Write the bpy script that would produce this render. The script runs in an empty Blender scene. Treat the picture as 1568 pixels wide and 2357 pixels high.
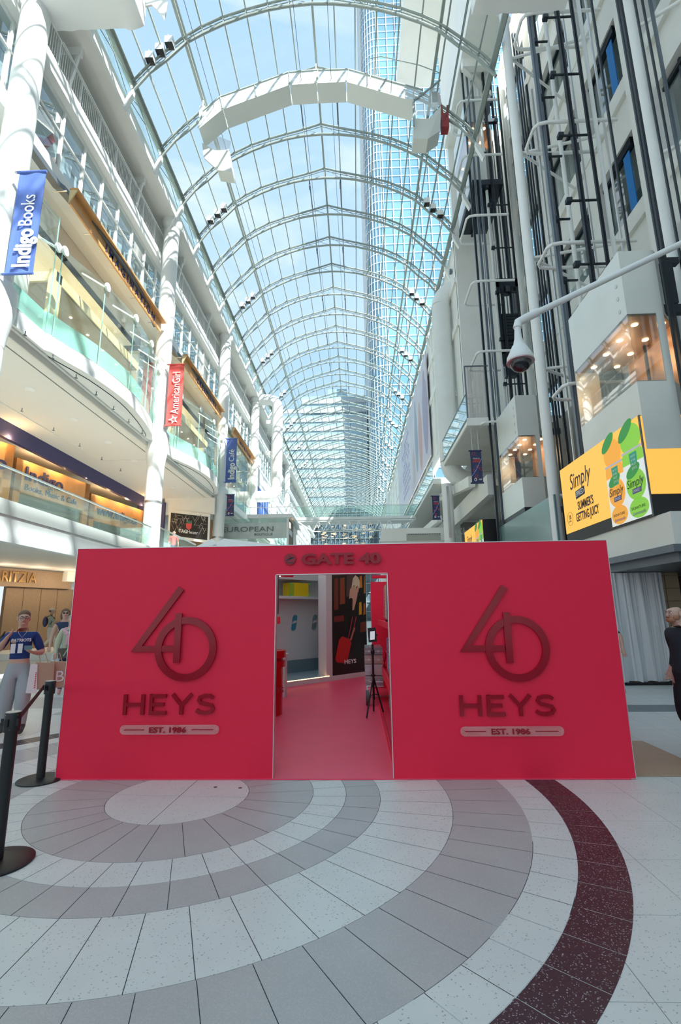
import bpy, bmesh, math, random
from mathutils import Vector, Matrix
random.seed(7)
C = bpy.data.collections.new('scene'); bpy.context.scene.collection.children.link(C)
SC = bpy.context.scene
# ---------------------------------------------------------------- camera
RW = [[0.999322, 0.018664, 0.031721], [0.034878, -0.204994, -0.978142], [-0.011754, 0.978585, -0.205506]]
cd = bpy.data.cameras.new('camera'); cam = bpy.data.objects.new('camera', cd); C.objects.link(cam)
cd.sensor_fit = 'VERTICAL'; cd.sensor_height = 36.0; cd.lens = 1119.0 / 2357.0 * 36.0
cd.clip_start = 0.05; cd.clip_end = 1200
cam.matrix_world = Matrix.Translation((0, 0, 1.65)) @ Matrix(RW).to_4x4()
SC.camera = cam
# ---------------------------------------------------------------- sky, sun, exposure
W = bpy.data.worlds.new('sky'); SC.world = W; W.use_nodes = True
wn = W.node_tree; wn.nodes.clear()
def N(nt, t, **k):
    n = nt.nodes.new(t)
    for a, v in k.items():
        if a in n.inputs: n.inputs[a].default_value = v
        else: setattr(n, a, v)
    return n
o_ = N(wn, 'ShaderNodeOutputWorld'); bg = N(wn, 'ShaderNodeBackground'); bg.inputs['Strength'].default_value = 0.65
tc = N(wn, 'ShaderNodeTexCoord'); sep = N(wn, 'ShaderNodeSeparateXYZ'); ramp = N(wn, 'ShaderNodeValToRGB')
wn.links.new(tc.outputs['Generated'], sep.inputs[0]); wn.links.new(sep.outputs['Z'], ramp.inputs[0])
cr = ramp.color_ramp
cr.elements[0].position = 0.0; cr.elements[0].color = (0.62, 0.68, 0.72, 1)
cr.elements[1].position = 0.95; cr.elements[1].color = (0.36, 0.56, 0.78, 1)
e = cr.elements.new(0.25); e.color = (0.54, 0.70, 0.84, 1)
ns = N(wn, 'ShaderNodeTexNoise'); ns.inputs['Scale'].default_value = 2.6; ns.inputs['Detail'].default_value = 6; ns.inputs['Distortion'].default_value = .6
mp = N(wn, 'ShaderNodeMapping'); mp.inputs['Scale'].default_value = (1, 1, 3)
wn.links.new(tc.outputs['Generated'], mp.inputs[0]); wn.links.new(mp.outputs[0], ns.inputs['Vector'])
cr2 = N(wn, 'ShaderNodeValToRGB'); cr2.color_ramp.elements[0].position = .5; cr2.color_ramp.elements[1].position = .78
mx = N(wn, 'ShaderNodeMixRGB'); mx.inputs[2].default_value = (0.9, 0.94, 0.97, 1)
wn.links.new(ns.outputs[0], cr2.inputs[0]); wn.links.new(cr2.outputs[0], mx.inputs[0]); wn.links.new(ramp.outputs[0], mx.inputs[1])
wn.links.new(mx.outputs[0], bg.inputs[0]); wn.links.new(bg.outputs[0], o_.inputs[0])
sd = bpy.data.lights.new('sun', 'SUN'); sd.energy = 6.2; sd.angle = math.radians(0.6); sd.color = (1, .97, .92)
sun = bpy.data.objects.new('sun', sd); C.objects.link(sun)
sun.rotation_euler = Vector((-1, 1.05, -1.66)).to_track_quat('-Z', 'Y').to_euler()
vs = SC.view_settings; vs.view_transform = 'Standard'; vs.look = 'None'; vs.exposure = 1.08; vs.gamma = 1; vs.use_curve_mapping = False
# ---------------------------------------------------------------- helpers
def mat(name, col, rough=.6, metal=0, noise=0, nscale=8, bump=0, bscale=60, emit=None, estr=1, coat=0, spec=.5):
    m = bpy.data.materials.new(name); m.use_nodes = True; nt = m.node_tree
    b = nt.nodes['Principled BSDF']; b.inputs['Base Color'].default_value = (*col, 1)
    b.inputs['Roughness'].default_value = rough; b.inputs['Metallic'].default_value = metal
    b.inputs['Specular IOR Level'].default_value = spec
    b.inputs['Coat Weight'].default_value = coat
    t = nt.nodes.new('ShaderNodeTexCoord')
    if noise:
        n = nt.nodes.new('ShaderNodeTexNoise'); n.inputs['Scale'].default_value = nscale; n.inputs['Detail'].default_value = 5
        nt.links.new(t.outputs['Object'], n.inputs['Vector'])
        x = nt.nodes.new('ShaderNodeMixRGB'); x.blend_type = 'MULTIPLY'; x.inputs[0].default_value = 1
        r = nt.nodes.new('ShaderNodeMapRange'); r.inputs['From Min'].default_value = .3; r.inputs['From Max'].default_value = .7
        r.inputs['To Min'].default_value = 1 - noise; r.inputs['To Max'].default_value = 1 + noise * .3
        nt.links.new(n.outputs[0], r.inputs[0]); x.inputs[1].default_value = (*col, 1); nt.links.new(r.outputs[0], x.inputs[2])
        nt.links.new(x.outputs[0], b.inputs['Base Color'])
    if bump:
        n = nt.nodes.new('ShaderNodeTexNoise'); n.inputs['Scale'].default_value = bscale
        nt.links.new(t.outputs['Object'], n.inputs['Vector'])
        bp = nt.nodes.new('ShaderNodeBump'); bp.inputs['Strength'].default_value = bump; bp.inputs['Distance'].default_value = .01
        nt.links.new(n.outputs[0], bp.inputs['Height']); nt.links.new(bp.outputs[0], b.inputs['Normal'])
    if emit: b.inputs['Emission Color'].default_value = (*emit, 1); b.inputs['Emission Strength'].default_value = estr
    return m
def glassmat(name, tint=(.93, .98, .97), refl=.9, rough=.02, base=0.04, haze=0, hazecol=(.7, .9, .85), ior=1.35):
    m = bpy.data.materials.new(name); m.use_nodes = True; nt = m.node_tree; nt.nodes.clear()
    o = nt.nodes.new('ShaderNodeOutputMaterial'); tr = nt.nodes.new('ShaderNodeBsdfTransparent'); tr.inputs[0].default_value = (*tint, 1)
    gl = nt.nodes.new('ShaderNodeBsdfGlossy'); gl.inputs['Roughness'].default_value = rough; gl.inputs[0].default_value = (refl, refl, refl, 1)
    lf = nt.nodes.new('ShaderNodeLayerWeight'); lf.inputs[0].default_value = .5
    pw = nt.nodes.new('ShaderNodeMath'); pw.operation = 'POWER'; pw.inputs[1].default_value = 5
    lw = nt.nodes.new('ShaderNodeMath'); lw.operation = 'MULTIPLY'; lw.inputs[1].default_value = min(.85, (ior - 1) * 2.4)
    nt.links.new(lf.outputs['Facing'], pw.inputs[0]); nt.links.new(pw.outputs[0], lw.inputs[0])
    ad = nt.nodes.new('ShaderNodeMath'); ad.operation = 'ADD'; ad.inputs[1].default_value = base; ad.use_clamp = True
    mx = nt.nodes.new('ShaderNodeMixShader')
    nt.links.new(lw.outputs[0], ad.inputs[0]); nt.links.new(ad.outputs[0], mx.inputs[0]); nt.links.new(tr.outputs[0], mx.inputs[1]); nt.links.new(gl.outputs[0], mx.inputs[2])
    out = mx
    if haze:
        df = nt.nodes.new('ShaderNodeBsdfDiffuse'); df.inputs[0].default_value = (*hazecol, 1)
        m2 = nt.nodes.new('ShaderNodeMixShader'); m2.inputs[0].default_value = haze
        nt.links.new(mx.outputs[0], m2.inputs[1]); nt.links.new(df.outputs[0], m2.inputs[2]); out = m2
    nt.links.new(out.outputs[0], o.inputs[0]); return m
def terrazzo(name, col, speck, dens=.5, scale=160, rough=.32, amt=.6):
    m = mat(name, col, rough); nt = m.node_tree; b = nt.nodes['Principled BSDF']
    g = nt.nodes.new('ShaderNodeNewGeometry'); v = nt.nodes.new('ShaderNodeTexVoronoi'); v.inputs['Scale'].default_value = scale
    nt.links.new(g.outputs['Position'], v.inputs['Vector'])
    bw = nt.nodes.new('ShaderNodeSeparateColor'); nt.links.new(v.outputs['Color'], bw.inputs[0])
    r = nt.nodes.new('ShaderNodeMapRange'); r.inputs['From Min'].default_value = 1 - dens; r.inputs['From Max'].default_value = 1 - dens + .02
    nt.links.new(bw.outputs[0], r.inputs[0])
    mu = nt.nodes.new('ShaderNodeMath'); mu.operation = 'MULTIPLY'; mu.inputs[1].default_value = amt; nt.links.new(r.outputs[0], mu.inputs[0])
    x = nt.nodes.new('ShaderNodeMixRGB'); x.inputs[1].default_value = (*col, 1); x.inputs[2].default_value = (*speck, 1)
    nt.links.new(mu.outputs[0], x.inputs[0])
    n = nt.nodes.new('ShaderNodeTexNoise'); n.inputs['Scale'].default_value = 2.2; nt.links.new(g.outputs['Position'], n.inputs['Vector'])
    r2 = nt.nodes.new('ShaderNodeMapRange'); r2.inputs['To Min'].default_value = .88; r2.inputs['To Max'].default_value = 1.06; nt.links.new(n.outputs[0], r2.inputs[0])
    y = nt.nodes.new('ShaderNodeMixRGB'); y.blend_type = 'MULTIPLY'; y.inputs[0].default_value = 1
    nt.links.new(x.outputs[0], y.inputs[1]); nt.links.new(r2.outputs[0], y.inputs[2]); nt.links.new(y.outputs[0], b.inputs['Base Color'])
    return m
M = {}
M['white'] = mat('white_paint', (.86, .88, .85), .5, noise=.04, nscale=1.5)
M['cream'] = mat('cream_paint', (.88, .88, .82), .55, noise=.05, nscale=1)
M['ceil'] = mat('ceiling_paint', (.80, .79, .73), .7)
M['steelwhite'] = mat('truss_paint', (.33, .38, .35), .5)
M['glass'] = glassmat('roof_glass', (.97, .99, 1.0), base=.015, ior=1.04, refl=.7)
M['gglass'] = glassmat('green_glass', (.84, .95, .91), base=.06, haze=.07, hazecol=(.75, .92, .87))
M['rglass'] = glassmat('rail_glass', (.90, .97, .95), base=.06, haze=.03, hazecol=(.75, .92, .87))
M['fglass'] = glassmat('frosted_glass', (.75, .9, .86), base=.05, haze=.75, hazecol=(.42, .72, .64))
M['wglass'] = glassmat('window_glass', (.62, .74, .78), base=.22, refl=.85)
M['cglass'] = glassmat('clear_acrylic', (.93, .9, .9), base=.10)
M['dark'] = mat('dark_steel', (.035, .045, .055), .35, .6)
M['dgrey'] = mat('grey_steel', (.16, .19, .22), .4, .5)
M['black'] = mat('black_powdercoat', (.012, .013, .015), .42)
M['chrome'] = mat('brushed_metal', (.62, .63, .62), .28, .9)
M['alu'] = mat('aluminium_trim', (.72, .70, .70), .3, .8)
M['pewter'] = mat('satin_metal_panel', (.78, .80, .75), .3, .25, noise=.05, nscale=1.2)
M['red'] = mat('red_laminate', (.90, .012, .060), .55, spec=.4, bump=.12, bscale=900, noise=.03, nscale=300)
M['redsign'] = mat('gloss_dark_red_acrylic', (.34, .004, .018), .14, spec=.4)
M['carpet'] = mat('red_vinyl_floor', (.92, .07, .15), .42, noise=.04, nscale=3)
M['wood'] = mat('honey_wood', (.70, .36, .13), .45, noise=.12, nscale=3)
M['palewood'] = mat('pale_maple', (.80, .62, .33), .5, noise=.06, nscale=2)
M['navy'] = mat('navy_paint', (.055, .055, .16), .6)
M['blue'] = mat('blue_fabric', (.10, .17, .48), .8)
M['blind'] = mat('blue_blind', (.005, .19, .55), .6)
M['fabric'] = mat('white_plastic_sheet', (.86, .87, .85), .45, bump=.5, bscale=3)
M['lamp'] = mat('lamp_glow', (1, .9, .75), .5, emit=(1, .86, .66), estr=4)
M['warm'] = mat('warm_glow', (1, .6, .2), .5, emit=(1, .55, .2), estr=3)
M['ink'] = mat('dark_ink', (.03, .03, .06), .6)
M['wtext'] = mat('white_ink', (.85, .86, .86), .6)
M['skin'] = mat('skin', (.60, .36, .27), .55)
M['stone'] = mat('tan_stone', (.38, .265, .17), .6, noise=.12, nscale=14)
WL = {}
def wl(o): return WL.get(o.name, Vector((0, 0, 0)))
def tag(o, label=None, cat=None, group=None, kind=None):
    if label: o['label'] = label
    if cat: o['category'] = cat
    if group: o['group'] = group
    if kind: o['kind'] = kind
    return o
def thing(name, label, cat, loc=(0, 0, 0), group=None, kind=None):
    o = bpy.data.objects.new(name, None); C.objects.link(o); o.location = loc; o.empty_display_size = .1
    WL[o.name] = Vector(loc); return tag(o, label, cat, group, kind)
def put(o, parent):
    C.objects.link(o)
    if parent: o.parent = parent; o.location = -wl(parent)
    return o
class MB:
    def __init__(s): s.v = []; s.f = []; s.m = []
    def add(s, vs, fs, mi=0):
        n = len(s.v); s.v += [tuple(p) for p in vs]; s.f += [tuple(i + n for i in f) for f in fs]; s.m += [mi] * len(fs); return s
    def box(s, x0, x1, y0, y1, z0, z1, mi=0):
        return s.add([(x, y, z) for z in (z0, z1) for y in (y0, y1) for x in (x0, x1)],
                     [(0, 2, 3, 1), (4, 5, 7, 6), (0, 1, 5, 4), (2, 6, 7, 3), (0, 4, 6, 2), (1, 3, 7, 5)], mi)
    def bar(s, a, b, w, h=None, up=(0, 0, 1), mi=0):
        a = Vector(a); b = Vector(b); h = h or w; d = (b - a).normalized(); u = Vector(up)
        if abs(d.dot(u)) > .98: u = Vector((1, 0, 0))
        sx = d.cross(u).normalized() * w / 2; sz = sx.cross(d).normalized() * h / 2
        return s.add([p + i * sx + j * sz for p in (a, b) for i, j in ((-1, -1), (1, -1), (1, 1), (-1, 1))],
                     [(0, 1, 2, 3), (7, 6, 5, 4), (0, 4, 5, 1), (1, 5, 6, 2), (2, 6, 7, 3), (3, 7, 4, 0)], mi)
    def tube(s, pts, r, n=8, mi=0, closed=False):
        pts = [Vector(p) for p in pts]; k = len(pts); rr = r if isinstance(r, (list, tuple)) else [r] * k
        base = None; vs = []
        for i, p in enumerate(pts):
            if closed: d = pts[(i + 1) % k] - pts[i - 1]
            else: d = pts[min(i + 1, k - 1)] - pts[max(i - 1, 0)]
            d.normalize()
            if base is None: base = Vector((0, 0, 1)) if abs(d.z) < .9 else Vector((1, 0, 0))
            u = d.cross(base).normalized(); w = u.cross(d).normalized(); base = w
            for j in range(n):
                a = 2 * math.pi * j / n; vs.append(p + (math.cos(a) * u + math.sin(a) * w) * rr[i])
        fs = []
        for i in range(k if closed else k - 1):
            for j in range(n):
                a = i * n + j; b = i * n + (j + 1) % n; i2 = ((i + 1) % k) * n
                fs.append((a, b, i2 + (j + 1) % n, i2 + j))
        if not closed: fs += [tuple(range(n))[::-1], tuple((k - 1) * n + j for j in range(n))]
        return s.add(vs, fs, mi)
    def lathe(s, prof, c, n=20, mi=0, cap=True):
        vs = [(c[0] + r * math.cos(2 * math.pi * j / n), c[1] + r * math.sin(2 * math.pi * j / n), c[2] + z) for r, z in prof for j in range(n)]
        fs = [(i * n + j, i * n + (j + 1) % n, (i + 1) * n + (j + 1) % n, (i + 1) * n + j) for i in range(len(prof) - 1) for j in range(n)]
        if cap: fs += [tuple(range(n))[::-1], tuple((len(prof) - 1) * n + j for j in range(n))]
        return s.add(vs, fs, mi)
    def poly(s, pts, d, mi=0):            # extrude planar polygon by vector d
        n = len(pts); d = Vector(d); vs = [Vector(p) for p in pts] + [Vector(p) + d for p in pts]
        return s.add(vs, [tuple(range(n))[::-1], tuple(range(n, 2 * n))] + [(i, (i + 1) % n, n + (i + 1) % n, n + i) for i in range(n)], mi)
    def sheet(s, A, B, mi=0):             # ruled strip between two polylines
        n = len(A); return s.add(list(A) + list(B), [(i, i + 1, n + i + 1, n + i) for i in range(n - 1)], mi)
    def text(s, body, o, ux, uy, h, width=None, depth=.02, bold=0, mi=0, shear=0, center=False):
        vs, fs, (x0, x1, y0, y1) = textmesh(body, bold, shear)
        k = h / (CAP[1] - CAP[0]); kx = k if width is None else width / max(x1 - x0, 1e-6)
        ux = Vector(ux).normalized(); uy = Vector(uy).normalized(); nn = ux.cross(uy).normalized(); o = Vector(o)
        off = -(x0 + x1) / 2 if center else -x0
        return s.add([o + ux * (x + off) * kx + uy * y * k + nn * z * depth for x, y, z in vs], fs, mi)
    def build(s, name, m, parent=None, smooth=False):
        me = bpy.data.meshes.new(name); me.from_pydata([tuple(p) for p in s.v], [], s.f)
        for x in (m if isinstance(m, (list, tuple)) else [m]): me.materials.append(M[x] if isinstance(x, str) else x)
        if any(s.m): me.polygons.foreach_set('material_index', s.m)
        if smooth: me.polygons.foreach_set('use_smooth', [True] * len(me.polygons)); 
        me.update()
        if smooth:
            try: me.set_sharp_from_angle(angle=math.radians(40))
            except Exception: pass
        o = bpy.data.objects.new(name, me); put(o, parent)
        WL[o.name] = Vector((0, 0, 0)) if parent else Vector((0, 0, 0))
        return o
CAP = [0, .7]; TX = {}
def textmesh(body, bold, shear):
    k = (body, bold, shear)
    if k in TX: return TX[k]
    cu = bpy.data.curves.new('t', 'FONT'); cu.body = body; cu.size = 1; cu.offset = bold; cu.shear = shear; cu.resolution_u = 3; cu.extrude = .5
    ob = bpy.data.objects.new('t', cu); C.objects.link(ob)
    dg = bpy.context.evaluated_depsgraph_get(); me = ob.evaluated_get(dg).to_mesh()
    vs = [tuple(v.co) for v in me.vertices]; fs = [tuple(p.vertices) for p in me.polygons]
    xs = [v[0] for v in vs] or [0, 1]; ys = [v[1] for v in vs] or [0, 1]
    vs = [(a, b, c + .5) for a, b, c in vs]
    r = (vs, fs, (min(xs), max(xs), min(ys), max(ys))); TX[k] = r
    ob.evaluated_get(dg).to_mesh_clear(); bpy.data.objects.remove(ob); bpy.data.curves.remove(cu); return r
def dup(o, loc=None, label=None, group=None, parent=None, rotz=None):
    c = o.copy(); C.objects.link(c); WL[c.name] = wl(o)
    if parent: c.parent = parent
    if loc is not None: c.location = loc
    if rotz is not None: c.rotation_euler.z = rotz
    if label: c['label'] = label
    if group: c['group'] = group
    for ch in list(o.children):
        d = dup(ch, parent=c)
    return c
def blob(pts, edges, rad, name, mats, parent=None, sub=2, matfn=None, root=0, cuts=()):
    """one continuous surface grown from a skeleton by the skin modifier"""
    me = bpy.data.meshes.new('sk'); me.from_pydata(pts, edges, []); o = bpy.data.objects.new('sk', me); C.objects.link(o)
    o.modifiers.new('s', 'SKIN'); sv = me.skin_vertices[0].data
    for i, r in enumerate(rad):
        sv[i].radius = (r, r) if not isinstance(r, tuple) else r
        sv[i].use_root = (i == root)
    o.modifiers['s'].use_smooth_shade = True; o.modifiers['s'].branch_smoothing = .6
    m2 = o.modifiers.new('u', 'SUBSURF'); m2.levels = sub; m2.render_levels = sub
    dg = bpy.context.evaluated_depsgraph_get(); nm = bpy.data.meshes.new_from_object(o.evaluated_get(dg)); bpy.data.objects.remove(o)
    if cuts:
        bm = bmesh.new(); bm.from_mesh(nm)
        for z in cuts: bmesh.ops.bisect_plane(bm, geom=bm.verts[:] + bm.edges[:] + bm.faces[:], dist=1e-5, plane_co=(0, 0, z), plane_no=(0, 0, 1))
        bm.to_mesh(nm); bm.free()
    nm.name = name; nm.materials.clear()
    for x in mats: nm.materials.append(M[x] if isinstance(x, str) else x)
    if matfn:
        for p in nm.polygons: p.material_index = matfn(p.center)
    for p in nm.polygons: p.use_smooth = True
    ob = bpy.data.objects.new(name, nm); put(ob, parent); return ob
#@@LARGE
# ================================================================ ROOF
ceil = thing('ceiling', None, None, (0, 0, 0), kind='structure')
XC = -1.45
d_o = [0, .92, 1.8, 2.7, 3.63, 4.5, 5.22, 6.0, 6.65, 7.15]; z_o = [26.87, 26.57, 26.33, 26.07, 25.74, 25.28, 24.78, 24.0, 23.3, 22.65]
d_i = [0, .92, 1.8, 2.7, 3.6, 4.4, 5.1, 5.85, 6.5, 7.2]; z_i = [26.18, 26.12, 25.97, 25.7, 25.33, 24.9, 24.45, 23.6, 23.0, 22.0]
outer = [(XC - d, z) for d, z in zip(d_o[::-1], z_o[::-1])] + [(XC + d, z) for d, z in zip(d_o[1:], z_o[1:])]
inner = [(XC - d, z) for d, z in zip(d_i[::-1], z_i[::-1])] + [(XC + d, z) for d, z in zip(d_i[1:], z_i[1:])]
YA = [15.2 - 2.75 * k for k in range(11, 0, -1)] + [15.2, 18.05] + [20.75 + 2.6 * k for k in range(36)]
YEND = YA[-1]
tb = MB()
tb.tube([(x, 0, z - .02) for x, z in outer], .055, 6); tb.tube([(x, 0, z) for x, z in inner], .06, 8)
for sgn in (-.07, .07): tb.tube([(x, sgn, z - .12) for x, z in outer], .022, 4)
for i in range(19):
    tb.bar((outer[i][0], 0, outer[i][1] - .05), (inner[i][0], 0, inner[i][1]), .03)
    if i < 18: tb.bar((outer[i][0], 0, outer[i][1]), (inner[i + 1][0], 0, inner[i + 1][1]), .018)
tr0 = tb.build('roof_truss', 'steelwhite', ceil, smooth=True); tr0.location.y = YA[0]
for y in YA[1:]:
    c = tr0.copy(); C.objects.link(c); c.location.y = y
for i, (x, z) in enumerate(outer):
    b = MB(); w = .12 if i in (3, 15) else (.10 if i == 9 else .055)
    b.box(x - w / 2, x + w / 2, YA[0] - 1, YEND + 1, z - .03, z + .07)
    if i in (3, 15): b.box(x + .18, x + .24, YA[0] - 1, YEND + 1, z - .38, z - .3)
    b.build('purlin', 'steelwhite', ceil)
near = [k for k in range(len(YA) - 1) if YA[k] > 3.5 and YA[k] < 40]
for i in range(18):
    a, b_ = outer[i], outer[i + 1]; me = None
    for k in near[:16]:
        y0, y1 = YA[k], YA[k + 1]
        if me is None or abs((y1 - y0) - ln) > .01:
            ln = y1 - y0; p = MB(); p.add([(a[0], 0, a[1] + .03), (b_[0], 0, b_[1] + .03), (b_[0], ln, b_[1] + .03), (a[0], ln, a[1] + .03)], [(0, 1, 2, 3)])
            o = p.build('glass_pane', 'glass', ceil); me = o.data; o.location.y = y0
        else:
            o = bpy.data.objects.new('glass_pane', me); put(o, ceil); o.location.y = y0
ys_near = (YA[near[0]], YA[near[:16][-1] + 1])
p = MB()
for i in range(18):
    a, b_ = outer[i], outer[i + 1]
    for y0, y1 in ((YA[0] - 1, ys_near[0]), (ys_near[1], YEND + 1)):
        p.add([(a[0], y0, a[1] + .03), (b_[0], y0, b_[1] + .03), (b_[0], y1, b_[1] + .03), (a[0], y1, a[1] + .03)], [(0, 1, 2, 3)])
p.build('far_glazing', glassmat('far_roof_glass', (.80, .90, .94), base=.02, ior=1.04, refl=.7), ceil)['kind'] = 'stuff'
# ridge opening vents (small frames beside the ridge on every other bay)
v = MB()
for k in range(12, len(YA) - 1, 2):
    for s in (-1, 1):
        x = XC + s * .9
        v.box(x - .03, x + .03, YA[k] + .3, YA[k + 1] - .3, 26.38, 26.46)
        v.box(x - .05, x + .05, YA[k] + .5, YA[k] + .8, 26.2, 26.4)
v.build('vent_motor', 'dgrey', ceil)
# cables hanging along the rails
v = MB()
for x in (-6.0, -2.1, -.75, 1.9, 4.4):
    v.bar((x, -10, 25.4 - abs(x - XC) * .33), (x, YEND, 25.4 - abs(x - XC) * .33), .02)
v.build('cable', 'dgrey', ceil)
# eaves gutters
for sx, nm in ((-8.62, 'trim_1'), (5.72, 'trim_2')):
    b = MB(); b.box(sx - .16, sx + .02, -15, YEND + 1, 22.5, 22.62); b.box(sx - .10, sx + .10, -15, YEND + 1, 22.66, 22.74)
    tag(b.build(nm, 'steelwhite'), kind='structure')
# end wall of dark glass
b = MB(); b.box(-12, 9, YEND + 1, YEND + 1.3, 0, 27)
tag(b.build('wall_end', mat('far_glass_wall', (.10, .15, .19), .15, noise=.5, nscale=.8)), kind='structure')
we = thing('window_9', None, None, (0, YEND, 0), kind='structure')
b = MB()
for k in range(22): b.box(-12 + k, -11.92 + k, YEND + .8, YEND + 1, 0, 27)
for k in range(13): b.box(-12, 9, YEND + .8, YEND + 1, k * 2.1, k * 2.1 + .1)
b.build('mullion', 'steelwhite', we)
b = MB()
for k in range(46):
    x = random.choice((-7.5, -5.2, -2.6, -.4, 1.8, 3.6)) + random.uniform(-.5, .5); z = random.uniform(17, 22.5)
    b.box(x - .35, x + .35, YEND + .7, YEND + .75, z, z + .08)
b.build('light_strip', mat('far_lamp', (1, .6, .3), .5, emit=(1, .55, .25), estr=.9), we)
# wall behind the camera
b = MB()
for k in range(9): b.box(-13 + k * 2.7, -12.8 + k * 2.7, -15.3, -15, 0, 26)
for k in range(7): b.box(-13, 9, -15.3, -15, k * 4, k * 4 + .2)
tag(b.build('wall_rear', 'white'), kind='structure')
# spotlight boxes on the trusses
def lightboxes(y, side, tgt, first):
    for j, (x, z) in enumerate(tgt):
        t = thing('spotlight', 'white square spotlight box, %s of three on %s' % (('lowest', 'middle', 'highest')[j] if first.startswith('the left') else ('highest', 'middle', 'lowest')[j], first), 'spotlight', (x, y, z), 'spotlight boxes on the roof trusses')
        b = MB(); s = .16
        b.add([(x + i * s, y + k * s, z + l * s) for l in (-1, 1) for k in (-1, 1) for i in (-1, 1)],
              [(4, 5, 7, 6), (0, 1, 5, 4), (2, 6, 7, 3), (0, 4, 6, 2), (1, 3, 7, 5)]); b.build('housing', 'white', t)
        b = MB(); b.box(x - s * .9, x + s * .9, y - s * .9, y + s * .9, z - s * .9, z - s * .6); b.build('lens', 'black', t)
        b = MB(); b.bar((x, y, z + .1), (x + .1 * side, y, z + .45), .04); b.build('bracket', 'steelwhite', t)
names = ['the nearest', 'the second', 'the third', 'the fourth', 'the fifth', 'the sixth', 'the seventh', 'the eighth', 'the ninth', 'the tenth', 'the eleventh']
lx = [(-7.88, 23.5), (-7.5, 23.9), (-7.14, 24.25)]; rx = [(4.28, 24.12), (4.6, 23.72), (4.97, 23.3)]
for k, y in enumerate([15.2] + [23.35 + 7.8 * j for j in range(9)]):
    lightboxes(y - .15, -1, lx, 'the left of %s lit truss' % names[k])
    if k: lightboxes(y - .15, 1, rx, 'the right of %s lit truss' % names[k])
# ================================================================ LEFT SIDE
LE = YEND
def sbox(name, m, x0, x1, y0, y1, z0, z1, kind='structure'):
    b = MB(); b.box(x0, x1, y0, y1, z0, z1); return tag(b.build(name, m), kind=kind)
sbox('ceiling', 'cream', -13, -8.9, 3.5, LE, 21.4, 22.1)
sbox('trim_3', 'white', -8.95, -8.82, -15, LE, 21.38, 21.8)
sbox('ceiling', 'cream', -13, -8.9, -15, 3.5, 21.4, 22.1)
# clerestory lattice between the soffit edge and the vault foot
cl = thing('window_1', None, None, (-8.75, 0, 21.8), kind='structure')
b = MB()
ya = [y for y in YA if y > 2]
for k in range(len(ya) - 1):
    y0, y1 = ya[k], ya[k + 1]
    b.bar((-8.72, y0, 21.8), (-8.62, y1, 22.55), .025); b.bar((-8.72, y0, 21.95), (-8.62, y0 + 1.3, 22.55), .02)
    b.bar((-8.72, y1, 21.8), (-8.62, y0, 22.55), .025)
b.build('lattice_brace', 'steelwhite', cl)
b = MB(); b.add([(-8.78, 2, 21.8), (-8.78, LE, 21.8), (-8.66, LE, 22.6), (-8.66, 2, 22.6)], [(0, 1, 2, 3)]); b.build('glass_pane', 'gglass', cl)
bk = MB(); bk.poly([(-8.9, -.09, 21.35), (-8.62, -.09, 22.05), (-8.5, -.09, 22.1), (-8.52, -.09, 21.85), (-8.8, -.09, 21.2)], (0, .18, 0))
bk.tube([(-8.7, 0, 22.6), (-8.56, 0, 22.0), (-8.85, 0, 21.55)], .05, 6)
b0 = bk.build('truss_foot', 'white', ceil); b0.location.y = ya[0]
for y in ya[1:]:
    c = b0.copy(); C.objects.link(c); c.location.y = y
    if y > 18: d = b0.copy(); C.objects.link(d); d.location.y = y; d.location.x = -2.9; d.scale.x = -1
b0r = None
# columns
cy = [.3, 10.7, 21.1, 31.5, 41.9, 52.3, 62.7]
cl_lab = ['tall white round column nearest the camera on the left, beyond the frame', 'tall white round column nearest the camera, striped by truss shadows, bearing the blue book banner',
          'white round column beside the red banner', 'white round column bearing the blue cafe banner', 'fourth white round column from the front on the left',
          'fifth white round column from the front on the left', 'sixth white round column from the front on the left']
cols = []
for y, lb in list(zip(cy, cl_lab))[1:]:
    t = thing('column', lb, 'column', (-9.15, y, 0), 'round columns of the left gallery')
    b = MB(); b.lathe([(.375, 0), (.375, 21.4)], (-9.15, y, 0), 28); b.build('shaft', 'white', t, True)
    b = MB(); b.lathe([(.39, 6.62), (.39, 6.72)], (-9.15, y, 0), 28); b.build('steel_collar', 'chrome', t, True)
    b = MB(); b.lathe([(.38, 8.3), (.42, 8.7), (.50, 9.15), (.52, 9.3), (.52, 9.9), (.38, 10.1)], (-9.15, y, 0), 28); b.build('capital', 'white', t, True)
    b = MB(); b.lathe([(.39, 21.0), (.5, 21.2), (.5, 21.4)], (-9.15, y, 0), 28); b.build('head_ring', 'white', t, True)
    cols.append(t)
# level 5 gallery
b = MB(); b.box(-13, -9.72, 2, LE, 19.02, 19.5); b.box(-9.9, -9.6, 2, LE, 19.0, 19.62); tag(b.build('trim_4', 'white'), kind='structure')
sbox('wall_left', 'cream', -13.2, -13, 2, LE, 19.0, 21.4)
b = MB()
for k in range(20):
    y = 13.2 + k * 10.4 / 2 
    if y < LE: b.box(-12.9, -9.4, y - .08, y + .08, 21.05, 21.4); b.bar((-9.5, y, 21.2), (-9.75, y, 19.6), .1)
tag(b.build('trim_5', 'white'), kind='structure')
rl = thing('gallery_railing', 'white vertical-bar railing of the top gallery behind the nearest column', 'railing', (-9.68, .7, 19.55), 'white railings of the top gallery')
b = MB(); b.box(-9.71, -9.65, .8, 11.0, 20.68, 20.74); b.box(-9.70, -9.66, .8, 11.0, 19.66, 19.70); b.tube([(-9.52, 2, 20.55), (-9.52, 11, 20.55)], .02, 6); b.build('top_rail', 'white', rl)
for k in range(9): b = MB(); b.box(-9.72, -9.64, .75 + k * 1.3, .81 + k * 1.3, 19.2, 20.75); b.build('post', 'white', rl)
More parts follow.
